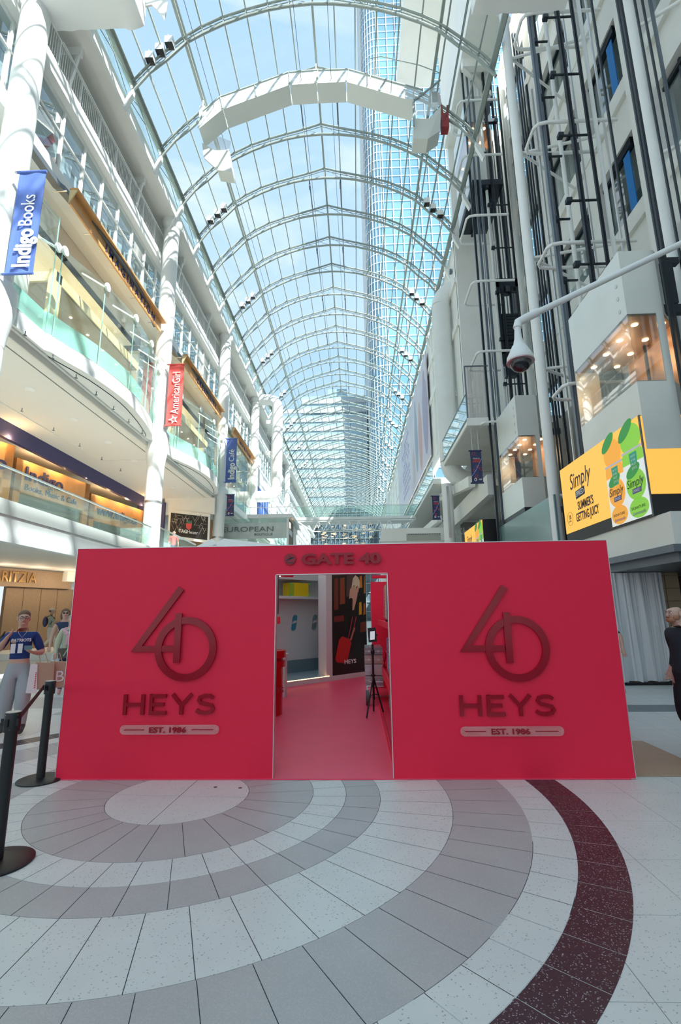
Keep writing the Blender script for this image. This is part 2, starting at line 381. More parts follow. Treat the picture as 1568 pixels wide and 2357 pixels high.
b = MB()
for k in range(92): b.box(-9.69, -9.67, .85 + k * .112, .87 + k * .112, 19.68, 20.7)
b.build('baluster', 'white', rl)['kind'] = 'stuff'
ol = ['second', 'third', 'fourth', 'fifth', 'sixth', 'seventh']
for k in range(1, 8):
    lb = 'white vertical-bar railing of the top gallery, %s bay from the front' % (['second', 'third', 'fourth', 'fifth', 'sixth', 'seventh', 'eighth'][k - 1])
    dup(rl, (-9.68, .7 + 10.4 * k, 19.55), lb)
# level 4 window wall
sbox('trim_6', 'white', -9.95, -9.45, 2, LE, 15.4, 15.95)
sbox('trim_7', 'white', -10.0, -9.85, 2, LE, 18.9, 19.02)
sbox('floor', 'ceil', -16, -9.9, 2, LE, 15.42, 15.8)
b = MB(); b.box(-12.2, -12.0, 2, LE, 15.8, 19.0); tag(b.build('wall_left', mat('inner_wall', (.72, .74, .72), .7)), kind='structure')
wn0 = thing('window_2', None, None, (-9.9, .3, 15.95), kind='structure')
def bay(root, y0, n=8):
    pn = MB(); pn.add([(0, 0, 0), (0, 1.2, 0), (0, 1.2, 1.85), (0, 0, 1.85)], [(0, 1, 2, 3)])
    pa = None
    for i in range(n):
        y = y0 + .1 + i * 1.3
        m = MB(); m.box(-9.94, -9.84, y - .05, y + .03, 15.95, 18.95); m.build('mullion', 'white', root)
        m = MB(); m.add([(-9.9, y + .05, 15.98), (-9.9, y + 1.22, 15.98), (-9.9, y + 1.22, 17.85), (-9.9, y + .05, 17.85)], [(0, 1, 2, 3)]); m.build('pane', 'wglass', root)
        m = MB(); m.add([(-9.9, y + .05, 17.95), (-9.9, y + 1.22, 17.95), (-9.9, y + 1.22, 18.9), (-9.9, y + .05, 18.9)], [(0, 1, 2, 3)]); m.build('pane', 'wglass', root)
    m = MB(); m.box(-9.94, -9.86, y0, y0 + 10.4, 17.86, 17.94); m.box(-9.94, -9.86, y0, y0 + 10.4, 18.85, 18.95); m.build('transom', 'white', root)
    m = MB()
    for i in range(n * 2):
        y = y0 + .3 + i * .65; m.add([(-10.3, y, 15.9), (-10.25, y + .35, 15.9), (-10.25, y + .35, 18.9), (-10.3, y, 18.9)], [(0, 1, 2, 3)])
    m.build('curtain', 'white', root)
bay(wn0, .3)
for k in range(1, 10): dup(wn0, (-9.9, .3 + 10.4 * k, 15.95))
for k in range(4, 10): dup(wn0, (-9.27, .3 + 10.4 * k, 10.6)); dup(wn0, (-9.02, .3 + 10.4 * k, 5.2))
# red poster film inside the near window
b = MB(); b.box(-10.05, -10.03, 12.3, 13.9, 15.95, 17.8)
ps = b.build('window_poster', 'white'); tag(ps, 'pale poster with red strokes hung inside the upper left window wall', 'poster')
b = MB(); mr = mat('poster_red', (.7, .05, .08), .6)
for a, c, w in (((12.5, 16.2), (13.2, 17.6), .22), ((12.6, 16.9), (13.0, 16.4), .3), ((13.2, 16.1), (13.4, 16.9), .2)):
    b.bar((-10.02, a[0], a[1]), (-10.02, c[0], c[1]), .02, w, up=(0, 1, 0))
b.build('print', mr, ps)
# level 3 bays
PB = [(.45, -9.22), (2.15, -9.2), (2.3, -9.08), (4.06, -8.62), (5.9, -8.43), (7.7, -8.59), (9.1, -8.86), (9.95, -9.15)]
def smooth_path(P, y0):
    out = []
    for i in range(len(P) - 1):
        for j in range(3 if i > 1 else 1):
            t = j / 3 if i > 1 else 0; 
            p0 = P[max(i - 1, 0)]; p1 = P[i]; p2 = P[i + 1]; p3 = P[min(i + 2, len(P) - 1)]
            f = lambda a, b, c, d: .5 * (2 * b + (c - a) * t + (2 * a - 5 * b + 4 * c - d) * t * t + (3 * b - a - 3 * c + d) * t ** 3)
            out.append((f(p0[1], p1[1], p2[1], p3[1]), y0 + (p1[0] + (p2[0] - p1[0]) * t if i > 1 else p1[0])))
    out.append((P[-1][1], y0 + P[-1][0])); return out
bl = ['nearest bay', 'bay beside the red banner', 'bay behind the blue cafe banner']
signs = ['IMAGINATION', 'CREATIVITY', 'INSPIRATION']
for k in range(3):
    y0 = 10.7 + 10.4 * k; path = smooth_path(PB, y0) if k < 2 else [(-9.25, y0 + .45), (-9.25, y0 + 2.4), (-9.25, y0 + 4.9), (-9.25, y0 + 7.4), (-9.25, y0 + 9.95)]
    # fascia and floor edge (structure)
    m = MB(); A = [(x, y, 9.46) for x, y in path]; B = [(x, y, 10.0) for x, y in path]
    m.sheet(A, B); m.sheet(B, [(-9.6, y, 10.0) for x, y in path]); m.sheet(A, [(-9.42, y, 9.46) for x, y in path])
    tag(m.build('trim_8', 'white'), kind='structure')
    m = MB(); m.tube([(x - .28, y, 9.455) for x, y in path[2:-2]], .018, 4); tag(m.build('trim_9', 'dark'), kind='structure')
    t = thing('shopfront_glazing', ('curved' if k < 2 else 'flat') + ' green glass shopfront, third level, ' + bl[k], 'shopfront', (-9, y0, 10), 'third level glass shopfronts')
    zt = 13.05 if k < 2 else 15.2; step = 3
    idx = [0, 1] + list(range(2, len(path), step)) if k < 2 else list(range(len(path)))
    if idx[-1] != len(path) - 1: idx.append(len(path) - 1)
    for a, c in zip(idx[:-1], idx[1:]):
        seg = path[a:c + 1]; m = MB(); zz = zt + (1.0 if (a == 0 and k < 2) else 0)
        m.sheet([(x, y, 9.98) for x, y in seg], [(x, y, zz) for x, y in seg]); m.build('glass_panel', 'gglass', t)
        m = MB(); m.sheet([(x - .12, y, 9.98) for x, y in seg], [(x - .12, y, 10.75) for x, y in seg]); m.build('frosted_upstand', 'fglass', t)
        x, y = seg[-1]; 
        m = MB(); m.box(x - .012, x + .012, y - .012, y + .012, 9.98, zz); m.build('joint', 'fglass', t)
        if k < 2:
            m = MB(); m.lathe([(.0, -.02), (.13, -.02), (.15, .02), (.15, .06), (.0, .06)], (0, 0, 0), 14); m.v = [(x + .05 + c2, y + b2, zt - .1 + a2) for a2, b2, c2 in m.v]
            m.bar((x, y, zt - .1), (x - .9, y, zt + .5), .05); m.build('spider_fitting', 'white', t, True)
    # dark curved head track and ceiling
    m = MB(); hp = [(x * .55 - 9.5 * .45, y) for x, y in path]
    m.sheet([(x, y, 15.22) for x, y in hp], [(x - .22, y, 15.2) for x, y in hp]); m.sheet([(x, y, 15.22) for x, y in hp], [(x, y, 15.4) for x, y in hp])
    tag(m.build('trim_10', 'dgrey'), kind='structure')
    m = MB(); m.box(-16, -10.4, y0 + .4, y0 + 10, 14.3, 14.5); m.box(-10.5, -10.4, y0 + .4, y0 + 10, 14.3, 15.4); tag(m.build('ceiling', 'ceil'), kind='structure')
    # inner store: maple canopy, back wall with letters, dark glass box
    t = thing('display_canopy', 'pale maple canopy with downlights inside the third level store, %s' % ('nearest bay', 'beside the red banner', 'beside the blue cafe banner')[k], 'canopy', (-11, y0 + 5, 12.5), 'maple canopies of the upper store')
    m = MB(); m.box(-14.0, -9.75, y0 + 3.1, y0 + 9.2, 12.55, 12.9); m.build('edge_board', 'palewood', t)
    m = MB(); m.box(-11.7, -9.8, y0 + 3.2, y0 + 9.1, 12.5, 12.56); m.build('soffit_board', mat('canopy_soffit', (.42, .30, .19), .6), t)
    m = MB(); m.box(-9.95, -9.75, y0 + 3.0, y0 + 3.4, 10.0, 12.9); m.build('end_post', 'palewood', t)
    m = MB()
    for q in range(5): m.lathe([(.05, -.01), (.05, 0)], (-10.4, y0 + 3.9 + q * 1.15, 12.49), 8)
    m.build('downlight', 'lamp', t)
    m = MB(); m.box(-14.1, -14, y0 + .4, y0 + 10, 9.7, 14.3); tag(m.build('wall_left', mat('store_wall', (.30, .36, .38), .6)), kind='structure')
    m = MB(); m.box(-10.6, -10.5, y0 + .4, y0 + 2.9, 10, 14.3); pn = tag(m.build('lettered_panel', 'white'), 'white panel with grey quotation lines behind the glass, %s' % bl[k], 'panel')
    m = MB()
    for q, s in enumerate(('gifted, he', 'of a large', 'be able to', 'characters', 'etc, and so')): m.text(s, (-10.49, y0 + .5, 13.3 - q * .55), (0, 1, 0), (0, 0, 1), .26, depth=.01)
    m.build('lettering', mat('grey_ink%d' % k, (.45, .5, .48), .7), pn)
    m = MB(); m.box(-13.98, -13.9, y0 + 4, y0 + 8, 11.4, 13.9); pn = tag(m.build('slate_board', mat('slate%d' % k, (.10, .15, .19), .4)), 'dark slate wall panel inside the store, %s' % bl[k], 'panel')
    la = bpy.data.lights.new('store', 'AREA'); la.energy = 90; la.size = 3; la.size_y = 8; la.shape = 'RECTANGLE'; la.color = (1, .93, .84); lo = bpy.data.objects.new('store_ceiling_light', la); C.objects.link(lo); lo.location = (-12.3, y0 + 5.2, 14.25)
    # wooden sign
    t = thing('wood_sign', 'honey wood fascia sign reading %s above the third level glass' % signs[k], 'sign', (-9.1, y0 + 2, 15), 'honey wood fascia signs')
    ya_, yb_ = y0 + 2.4, y0 + 9.75
    m = MB(); m.box(-9.14, -9.08, ya_, yb_, 14.8, 15.32); m.build('face_board', 'wood', t)
    m = MB(); m.box(-9.14, -8.86, ya_ - .05, yb_ + .1, 15.30, 15.36); m.build('top_flange', 'wood', t)
    m = MB(); m.poly([(-9.14, ya_ - .04, 14.8), (-9.14, ya_ - .04, 15.3), (-8.88, ya_ - .04, 15.3)], (0, .04, 0)); m.build('end_cap', 'palewood', t)
    m = MB(); m.text(' '.join(signs[k]), (-9.075, y0 + 4.6, 14.90), (0, 1, 0), (0, 0, 1), .30, width=4.4 if k == 0 else 3.9, depth=.02, bold=.008); m.build('lettering', 'navy', t)
    m = MB()
    for q in range(5): m.bar((-9.3 - .25, y0 + 2.2 + q * 1.8, 15.1), (-9.12, y0 + 2.2 + q * 1.8, 15.1), .03)
    m.build('bracket', 'chrome', t)
sbox('wall_left', 'white', -10.6, -10.4, 41.9, LE, 9.46, 15.4); sbox('wall_left', 'white', -9.4, -9.2, 41.9, LE, 13.6, 15.4)
# level 3 slab and ceilings of level 2
b = MB(); b.box(-20, -9.85, 2, LE, 9.2, 9.7); b.box(-9.8, -9.4, 2, LE, 9.2, 9.7); b.box(-9.86, -9.79, 2, LE, 9.3, 9.7, 1); tag(b.build('ceiling', ['ceil', 'dark']), kind='structure')
sbox('trim_11', 'white', -9.42, -9.3, 2, LE, 9.4, 10.0)
sbox('trim_12', 'pewter', -9.46, -9.41, 2, LE, 9.19, 9.47)
b = MB(); b.box(-12.62, -12.58, 2, 22.5, 9.17, 9.2); b.box(-12.6, -9.8, 22.46, 22.5, 9.17, 9.2); tag(b.build('trim_13', 'ceil'), kind='structure')
# recessed downlights in the level 2 ceiling
dl = thing('downlight', None, 'downlight', (-11.2, 4, 9.2), 'downlights in the second level ceiling')
b = MB(); b.lathe([(.15, -.02), (.17, 0), (.17, .01)], (-11.2, 4, 9.19), 16); b.build('ring', 'white', dl); b = MB(); b.lathe([(.13, -.015), (.13, -.01)], (-11.2, 4, 9.19), 16); b.build('lamp_face', 'lamp', dl)
dn = 0
for k in range(10):
    y = 9.6 + k * 2.6; 
    c = dl if k == 0 else dup(dl); c.location = (-10.9, y, 9.2)
    c['label'] = 'round recessed downlight in the white second level ceiling, %s from the front' % ('nearest,second,third,fourth,fifth,sixth,seventh,eighth,ninth,tenth'.split(',')[k]) if k else 'round recessed downlight in the white second level ceiling, nearest the camera'
# sprinklers
sp = thing('sprinkler', 'small dark sprinkler head under the second level ceiling', 'sprinkler', (-9.1, 9, 9.4), 'sprinkler heads under the second level ceiling')
b = MB(); b.lathe([(.015, -.12), (.015, 0)], (-9.1, 9, 9.46), 6); b.lathe([(.05, -.13), (.05, -.12)], (-9.1, 9, 9.46), 8); b.build('head', 'dgrey', sp)
for k in range(14):
    c = sp if k == 0 else dup(sp); c.location = (-9.1 if k < 7 else -12.2, 11.9 + (k % 7) * 1.25 if k < 7 else 12.5 + (k % 7) * 1.9, 9.4 if k < 7 else 9.14)
# level 2 slab edge, guard rail
b = MB(); b.box(-20, -8.72, -6, 20.0, 4.0, 4.3, 1); b.box(-8.9, -8.68, -6, 20.0, 3.5, 4.18); b.box(-20, -9.1, 20, LE, 4.0, 4.3, 1); b.box(-9.2, -9.05, 20, LE, 3.6, 4.4); b.box(-10.2, -8.7, 20.01, 20.1, 3.6, 4.3)
tag(b.build('floor', ['white', 'ceil']), kind='structure')
sbox('trim_14', 'pewter', -8.76, -8.64, -6, 20.0, 4.16, 4.53)
gr = thing('glass_railing', 'long glass guard railing with metal top rail along the second level, left', 'railing', (-8.7, 7, 4.5))
for k in range(13):
    y = 2.2 + k * 1.37
    m = MB(); m.box(-8.71, -8.69, y, y + 1.35, 4.5, 5.34); m.build('glass_panel', 'rglass', gr)
m = MB(); m.box(-8.73, -8.67, -6, 20, 5.33, 5.37); m.build('top_rail', 'chrome', gr)
m = MB(); m.box(-10, -8.7, 19.99, 20.01, 4.4, 5.34); m.build('end_glass_panel', 'gglass', gr)
# level 2 storefront: navy header, wooden portals
sbox('wall_left', 'navy', -13.8, -13.6, 8, 30, 8.55, 9.2)
sbox('ceiling', 'ceil', -20, -13.7, 8, 32, 8.9, 9.0)
sbox('wall_left', mat('store_back', (.34, .27, .20), .6), -18.2, -18, 8, 40, 4.3, 9)
def portal(y0, y1, ztop, words, lab, skew=.7):
    t = thing('wood_portal', lab, 'shopfront', (-14.2, y0, 4.3), 'lit honey wood portals of the second level bookshop')
    a = Vector((-14.6, y0, 0)); b_ = Vector((-14.6 + skew, y1, 0)); d = (b_ - a); L = d.length; d.normalize(); n = Vector((-d.y, d.x, 0))
    def bx(s0, s1, z0, z1, th, nm, mt, off=0):
        m = MB(); m.poly([a + d * s0 + n * off + Vector((0, 0, z0)), a + d * s1 + n * off + Vector((0, 0, z0)), a + d * s1 + n * off + Vector((0, 0, z1)), a + d * s0 + n * off + Vector((0, 0, z1))], n * th); return m.build(nm, mt, t)
    bx(0, L, ztop - 1.45, ztop, .3, 'header_board', 'wood'); bx(0, .35, 4.3, ztop, .3, 'jamb', 'wood'); bx(L - .35, L, 4.3, ztop, .3, 'jamb', 'wood')
    bx(.35, L - .35, 4.3, ztop - 1.45, .04, 'glass_pane', 'gglass', .1); bx(.35, L - .35, 4.3, ztop - 1.6, .1, 'bronze_screen', mat('bronze', (.16, .09, .06), .4), 1.0)
    m = MB()
    for q, (s, h, zz) in enumerate(words): m.text(s, a + d * (.5 if q == 0 else .55) - n * .03 + Vector((0, 0, zz)), d, (0, 0, 1), h, width=min(L * .72, len(s) * h * .62), depth=.03, bold=.02 if q == 0 else 0)
    m.build('lettering', 'navy', t)
    for q in range(3):
        l = bpy.data.lights.new('spot', 'POINT'); l.energy = 16; l.color = (1, .62, .25); l.shadow_soft_size = .05; o = bpy.data.objects.new('portal_lamp', l); C.objects.link(o)
        o.location = a + d * (L * (q + .5) / 3) - n * .35 + Vector((0, 0, ztop + .12))
portal(15.6, 18.2, 8.45, [('indigo', .55, 7.35)], 'lit honey wood portal partly hidden at the left edge of the second level', .9)
portal(19.6, 24.2, 8.45, [('Indigo', .6, 7.6), ('Books, Music & Cafe', .27, 7.15)], 'lit honey wood portal with two lines of lettering on the second level', .7)
portal(25.6, 30.6, 8.35, [('www.indigo.ca', .5, 7.3)], 'lit honey wood portal with a web address on the second level', .9)
# ceilings and store at ground level, left
b = MB(); b.box(-24, -8.9, -6, LE, 3.9, 4.0); tag(b.build('ceiling', 'ceil'), kind='structure')
st = Vector((-16.05, 21.3, 0)); sdv = Vector((.95, 2.36, 0)).normalized(); sn = Vector((-sdv.y, sdv.x, 0))
def onw(s, z, off=0): return st + sdv * s + sn * off + Vector((0, 0, z))
wst = thing('wall_left', None, None, st, kind='structure')
def wpan(s0, s1, z0, z1, off, th, nm, mt, par=wst):
    m = MB(); m.poly([onw(s0, z0, off), onw(s1, z0, off), onw(s1, z1, off), onw(s0, z1, off)], sn * th); return m.build(nm, mt, par)
wpan(-5, 3.5, 3.05, 3.9, -.25, .3, 'header_slab', 'stone'); wpan(-5, 3.0, 3.86, 4.0, -.3, .1, 'dark_reveal', 'dgrey')
wpan(.45, 6, .25, 3.05, 0, .2, 'stone_panel', 'stone'); 
for q in range(6):
    wpan(1.25 + q * .85, 1.27 + q * .85, .25, 3.05, -.012, .02, 'joint', mat('joint%d' % q, (.2, .12, .07), .6))
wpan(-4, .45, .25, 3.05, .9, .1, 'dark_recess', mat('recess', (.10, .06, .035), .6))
wpan(-5, 8, 0, .4, -.02, .2, 'plinth', 'stone')
wpan(2.95, 8, 3.4, 4.0, -.6, .5, 'concrete_beam', 'cream')
m = MB(); m.text('ARITZIA', onw(-.42, 3.26, -.3), sdv, (0, 0, 1), .46, width=2.0, depth=.05, bold=.012); ls = m.build('store_sign', mat('brass', (.42, .25, .10), .35, .5)); tag(ls, 'brass letters reading ARITZIA lit from behind on the tan stone storefront', 'sign')
for q in range(4):
    l = bpy.data.lights.new('w', 'POINT'); l.energy = 13; l.color = (1, .78, .55); l.shadow_soft_size = .1; o = bpy.data.objects.new('shop_lamp', l); C.objects.link(o); o.location = onw(q * 1.5 - .5, 3.3, -1.3)
b = MB(); b.poly([(-24, 19.6, 0), (-11.5, 19.6, 0), (-11.2, 34, 0), (-24, 34, 0)], (0, 0, .25)); tag(b.build('floor', 'white'), kind='structure')
#@@RIGHT
# ================================================================ RIGHT SIDE
# office wall with spandrels and windows
wr = thing('wall_right', None, None, (9, 0, 0), kind='structure')
b = MB()
for z0, z1 in ((2.75, 4.7), (7.35, 9.3), (11.95, 13.95), (16.55, 18.5), (21.15, 23.1), (25.75, 27.7), (30.3, 33)):
    b.box(9, 9.4, -4, 22.8, z0, z1); b.box(8.86, 9.0, -4, 22.8, z1 - .55, z1); b.box(8.94, 9.0, -4, 22.8, z0, z0 + .12)
b.build('spandrel', 'cream', wr)
for k, y in enumerate((4.2, 8.3, 11.7, 15.2, 19.0, 22.7)):
    b = MB(); b.box(8.75 if k in (2,) else 8.9, 9.4, y - .1, y + (.9 if k == 2 else .6), 2.75, 33); b.build('pier', 'cream', wr)
nb = 0
for fl, (z0, z1) in enumerate(((4.7, 7.35), (9.3, 11.95), (13.95, 16.55), (18.5, 21.15), (23.1, 25.75), (27.7, 30.3))):
    w = thing('window_%d' % (3 + fl), None, None, (9.2, 0, z0), kind='structure')
    m = MB(); y = -4
    while y < 22.6: m.box(9.12, 9.2, y, y + .07, z0, z1); y += 1.35
    m.box(9.1, 9.22, -4, 22.8, z1 - .22, z1 - .1); m.box(9.1, 9.2, -4, 22.8, z0, z0 + .06); m.build('mullion', 'dark', w)
    y = -4
    while y < 22.6:
        m = MB(); m.add([(9.18, y + .07, z0 + .05), (9.18, y + 1.33, z0 + .05), (9.18, y + 1.33, z1 - .2), (9.18, y + .07, z1 - .2)], [(0, 1, 2, 3)]); m.build('pane', 'wglass', w); y += 1.35
    if fl > 1:
        m = MB(); m.box(9.02, 9.05, 13.28, 13.62, z0, z1 - .35); o = m.build('blind', 'blind', w)
        m = MB()
        for q in range(5): m.box(8.98, 9.1, 13.1, 14.2, z1 - .3 + q * .06, z1 - .27 + q * .06)
        m.build('louvre', 'dark', w)
sbox('wall_right', mat('office_inside', (.42, .46, .46), .8), 11.5, 11.7, -34, 23, 0, 33)  # inner wall, lengthened out of view behind the camera to block sun
b = MB()
for z in (4.6, 9.2, 13.8, 18.4, 23.0, 27.6): b.box(9.3, 11.6, -4, 23, z - .3, z - .05)
tag(b.build('floor', 'ceil'), kind='structure')
sbox('wall_right', 'cream', 9, 9.4, -34, -4, 0, 31)  # unseen rearward wall extension, added to keep sun off the foreground floor
# upper white wall and overhang by the vault
b = MB(); b.box(5.7, 7.4, 14.0, 24.3, 28.9, 36.8); b.box(3.3, 5.7, 17.5, 26.5, 36.5, 37)
for y in (16.2, 19.4, 22.6): b.box(5.75, 7.3, y, y + .3, 28.35, 28.9); b.bar((5.8, y + .15, 28.5), (7.4, y + 1.2, 28.0), .2, .35)
tag(b.build('ceiling', 'cream'), kind='structure')
# blank white wall beyond the lifts
b = MB(); b.box(5.9, 6.2, 24.4, LE, 12.2, 22.6); b.box(5.9, 9.2, 24.2, 24.5, 9.9, 30); b.box(5.82, 5.95, 24.4, LE, 12.1, 12.5); b.box(5.78, 5.95, 24.4, LE, 17.2, 17.6); b.box(5.78, 5.95, 24.4, LE, 19.9, 20.2)
for y in range(28, 110, 5): b.box(5.8, 5.95, y, y + .25, 12.2, 22.5)
b.box(8.8, 9.2, 24.4, LE, 0, 12.2); tag(b.build('wall_right', 'cream'), kind='structure')
b = MB()
for k in range(5): b.lathe([(.16, 0), (.16, .1)], (0, 0, 0), 14); 
b.v = [(5.80 + c - .05, 25.2 + (i // 28) * 1.5 + a, 21.2 + bb) for i, (a, bb, c) in enumerate(b.v)]
tag(b.build('trim_15', 'dgrey'), kind='structure')
# poster on the wall
b = MB(); b.box(5.66, 5.74, 35, 62, 13.2, 21.8); ps = tag(b.build('wall_banner', mat('pale_print', (.68, .66, .72), .7, noise=.15, nscale=.4)), 'huge pale lilac fashion banner with figures on the right wall', 'banner')
for q, (y, z, w, h, c) in enumerate(((36.5, 17.4, 1.4, 7.2, (.42, .40, .52)), (39.8, 16.6, 1.1, 6.2, (.62, .42, .40)), (42.5, 17.6, 1.0, 7.0, (.36, .44, .52)), (45, 15.4, .9, 3.6, (.58, .52, .5)))):
    m = MB(); pts = [(5.65, y + w * math.cos(a) * (.6 if math.sin(a) > .5 else 1), z + h / 2 * math.sin(a)) for a in [i * math.pi / 8 for i in range(16)]]; m.poly(pts, (.02, 0, 0)); m.build('printed_figure', mat('figure%d' % q, c, .8), ps)
m = MB()
for r_ in range(9):
    for c_ in range(6):
        if random.random() < .8: m.box(5.64, 5.66, 48.5 + c_ * 1.3, 49.2 + c_ * 1.3, 14.5 + r_ * .7, 14.9 + r_ * .7)
m.build('printed_lettering', mat('lilac_ink', (.42, .42, .58), .8), ps)['kind'] = 'stuff'
# balconies
def balcony(name, y0, y1, lab, ret=True):
    t = thing(name, lab, 'balcony', (5, y0, 9.6), 'glass balconies of the right side')
    m = MB(); m.box(4.87, 6.6, y0, y1, 9.58, 9.9); m.build('deck', 'cream', t)
    m = MB(); n = max(1, round((y1 - y0) / .16))
    for k in range(n): m.box(4.9, 6.55, y0 + k * .16, y0 + k * .16 + .14, 9.55, 9.58)
    m.build('soffit_slat', 'ceil', t)['kind'] = 'stuff'
    n = max(1, round((y1 - y0) / 2.9)); s = (y1 - y0) / n
    for k in range(n): m = MB(); m.box(4.87, 4.89, y0 + k * s + .02, y0 + (k + 1) * s - .02, 9.75, 10.95); m.build('glass_panel', glassb, t)
    m = MB(); m.box(4.86, 4.90, y0, y1, 10.95, 10.99); m.build('top_rail', 'dgrey', t)
    if ret:
        m = MB(); m.box(4.9, 5.9, y0, y0 + .02, 9.9, 12.3); m.build('screen_panel', 'cglass', t)
        m = MB(); m.bar((4.92, y0, 9.9), (4.92, y0, 12.35), .05); m.bar((4.92, y0, 12.33), (5.95, y0, 12.33), .05); m.build('screen_frame', 'dgrey', t)
glassb = glassmat('blue_glass', (.80, .93, .95), base=.3)
balcony('balcony', 19.95, 25.8, 'glass-fronted balcony wrapped round the nearest white duct on the right')
balcony('balcony', 29.6, 62, 'long glass-fronted balcony farther along the right wall', False)
b = MB(); b.box(6.2, 9, 19.9, LE, 9.6, 9.9); tag(b.build('floor', 'cream'), kind='structure')
sbox('wall_right', mat('grey_soffit', (.42, .41, .37), .7), 8.6, 8.8, 15, LE, 0, 9.6)
b = MB(); b.box(6.0, 9, 20.5, LE, 7.0, 7.3); b.box(5.7, 6.0, 20.5, 60, 6.6, 7.5); tag(b.build('ceiling', 'ceil'), kind='structure')
b = MB(); b.bar((5.4, 22, 7.6), (5.9, 34, 9.6), .3, .5); b.bar((5.2, 30, 7.4), (5.6, 60, 9.4), .3, .4); tag(b.build('trim_16', 'cream'), kind='structure')
# ducts
def arc(c, r, a0, a1, n, pl):
    out = []
    for i in range(n + 1):
        a = math.radians(a0 + (a1 - a0) * i / n); u, v_ = r * math.cos(a), r * math.sin(a)
        out.append((c[0] + u * pl, c[1], c[2] + v_))
    return out
def duct(x, y, zb, zt, r, lab, side, R=1.15):
    t = thing('air_duct', lab, 'duct', (x, y, zb), 'white spiral air ducts')
    pts = [(x + side * (R + 2.2), y, zb - R), (x + side * R, y, zb - R)] + arc((x + side * R, y, zb), R, 270, 180 if side > 0 else 180, 8, side)[1:]
    m = MB(); m.tube(pts, r, 24); m.build('lower_elbow', 'white', t, False)
    m = MB(); m.tube([(x, y, zb), (x, y, zt)], r, 28); m.build('riser', 'white', t, True)
    m = MB(); z = zb
    while z < zt: m.lathe([(r + .012, 0), (r + .012, .03)], (x, y, z), 24, cap=False); z += .16
    m.build('spiral_seam', 'white', t, True)['kind'] = 'stuff'
    pts = [(x, y, zt)] + arc((x + side * R, y, zt), R, 180, 90, 6, side)[1:] + [(x + side * (R + .8), y, zt + R)]
    m = MB(); m.tube(pts, r, 24); m.build('upper_elbow', 'white', t, True)
    for z in (zb + (zt - zb) * .4, zb + (zt - zb) * .8): m = MB(); m.box(min(x, x + side * 1), max(x, x + side * 1), y - .1, y + .1, z, z + .35); m.build('bracket', 'cream', t)
duct(5.3, 26.2, 9.9, 19.6, .53, 'big white spiral duct with two elbows beside the glass balcony, right', 1)
duct(5.9, 83, 9.5, 23.0, .62, 'small far white spiral duct against the right wall', 1)
duct(-7.1, 42, 12.9, 20.4, .5, 'white spiral duct hanging at the left wall below the vault', -1, .9)
# right lower column
t = thing('column', 'white round column under the big duct on the right', 'column', (5.05, 26.0, 0), 'round columns')
b = MB(); b.lathe([(.3, 0), (.3, 8.6)], (5.05, 26.2, 0), 22); b.build('shaft', 'white', t, True); b = MB(); b.box(4.95, 5.05, 25.82, 25.9, 5.6, 8.4); b.build('conduit', 'chrome', t)
# ---- lifts
def lift(y0, y1, z0, zt, lab, lamps=True):
    t = thing('glass_lift', lab, 'lift', (6, y0, z0), 'glass lifts')
    X1 = 7.5; g0 = zt - 3.17; g1 = zt - 1.58
    def prism(za, zb, nm, mt, ins=0):
        m = MB(); P = [(6 + ins, y0 + .0 + ins), (6.78, y0 + ins), (7.3, y0 + .5), (7.3, y1 - .5), (6.78, y1 - ins), (6 + ins, y1 - ins)]
        m.poly([(a, b, za) for a, b in P], (0, 0, zb - za)); return m.build(nm, mt, t)
    prism(g1, zt, 'upper_panel', 'pewter'); prism(z0, g0, 'lower_panel', 'pewter')
    prism(g0 - .001, g0 + .03, 'cabin_floor', 'dgrey', .03); prism(g1 - .04, g1 + .001, 'cabin_ceiling', mat('cabin_ceiling', (.42, .30, .22), .4, .3), .03)
    m = MB(); m.box(6.0, 6.012, y0, y1, g0, g1); m.build('side_glass', 'wglassl', t)
    m = MB(); m.box(6.0, 6.62, y0, y0 + .012, g0, g1); m.build('end_glass', 'wglassl', t)
    m = MB(); m.box(6.62, 6.78, y0, y0 + .03, g0, g1); m.build('corner_panel', 'pewter', t); m = MB(); m.box(6.0, 6.62, y1 - .03, y1, g0, g1); m.build('corner_panel', 'pewter', t)
    m = MB(); m.box(7.2, 7.28, y0 + .4, y1 - .4, g0, g1); m.build('cabin_back', mat('cabin_wood', (.50, .28, .15), .35, .2), t)
    m = MB()
    for a in range(4):
        for b_ in range(2): m.lathe([(.07, -.012), (.07, 0)], (6.35 + b_ * .6, y0 + .35 + a * (y1 - y0 - .7) / 3, g1 - .045), 12)
    m.build('cabin_lamp', 'warmlamp', t)
    m = MB()
    for a in range(4): m.lathe([(.05, 0), (.05, .01)], (0, 0, 0), 10); m.v[-20:] = [(5.99 + c, y0 + .25 + aa, zt - .4 - a * .32 + bb) for aa, bb, c in m.v[-20:]]
    m.build('bolt_cover', 'chrome', t)
    if lamps:
        l = bpy.data.lights.new('l', 'POINT'); l.energy = 13; l.color = (1, .66, .4); l.shadow_soft_size = .3; o = bpy.data.objects.new('cabin_lamp_light', l); C.objects.link(o); o.location = (6.6, (y0 + y1) / 2, g1 - .4)
    m = MB(); m.box(6.85, 7.3, y0 + .2, y1 - .2, zt - 1.2, zt - .2); m.box(6.8, 7.5, y0 + .25, y0 + .4, zt - .15, zt); m.box(6.8, 7.6, y0 + .1, y0 + .25, zt - 1.5, zt - 1.3); m.build('drive_frame', 'dark', t)
    return t
M['wglassl'] = glassmat('lift_glass', (.88, .9, .88), base=.16)
M['warmlamp'] = mat('warm_lamp', (1, .8, .5), .5, emit=(1, .72, .42), estr=5)
L1 = lift(9.72, 12.35, 4.9, 9.57, 'large near glass lift cabin above the yellow screen')
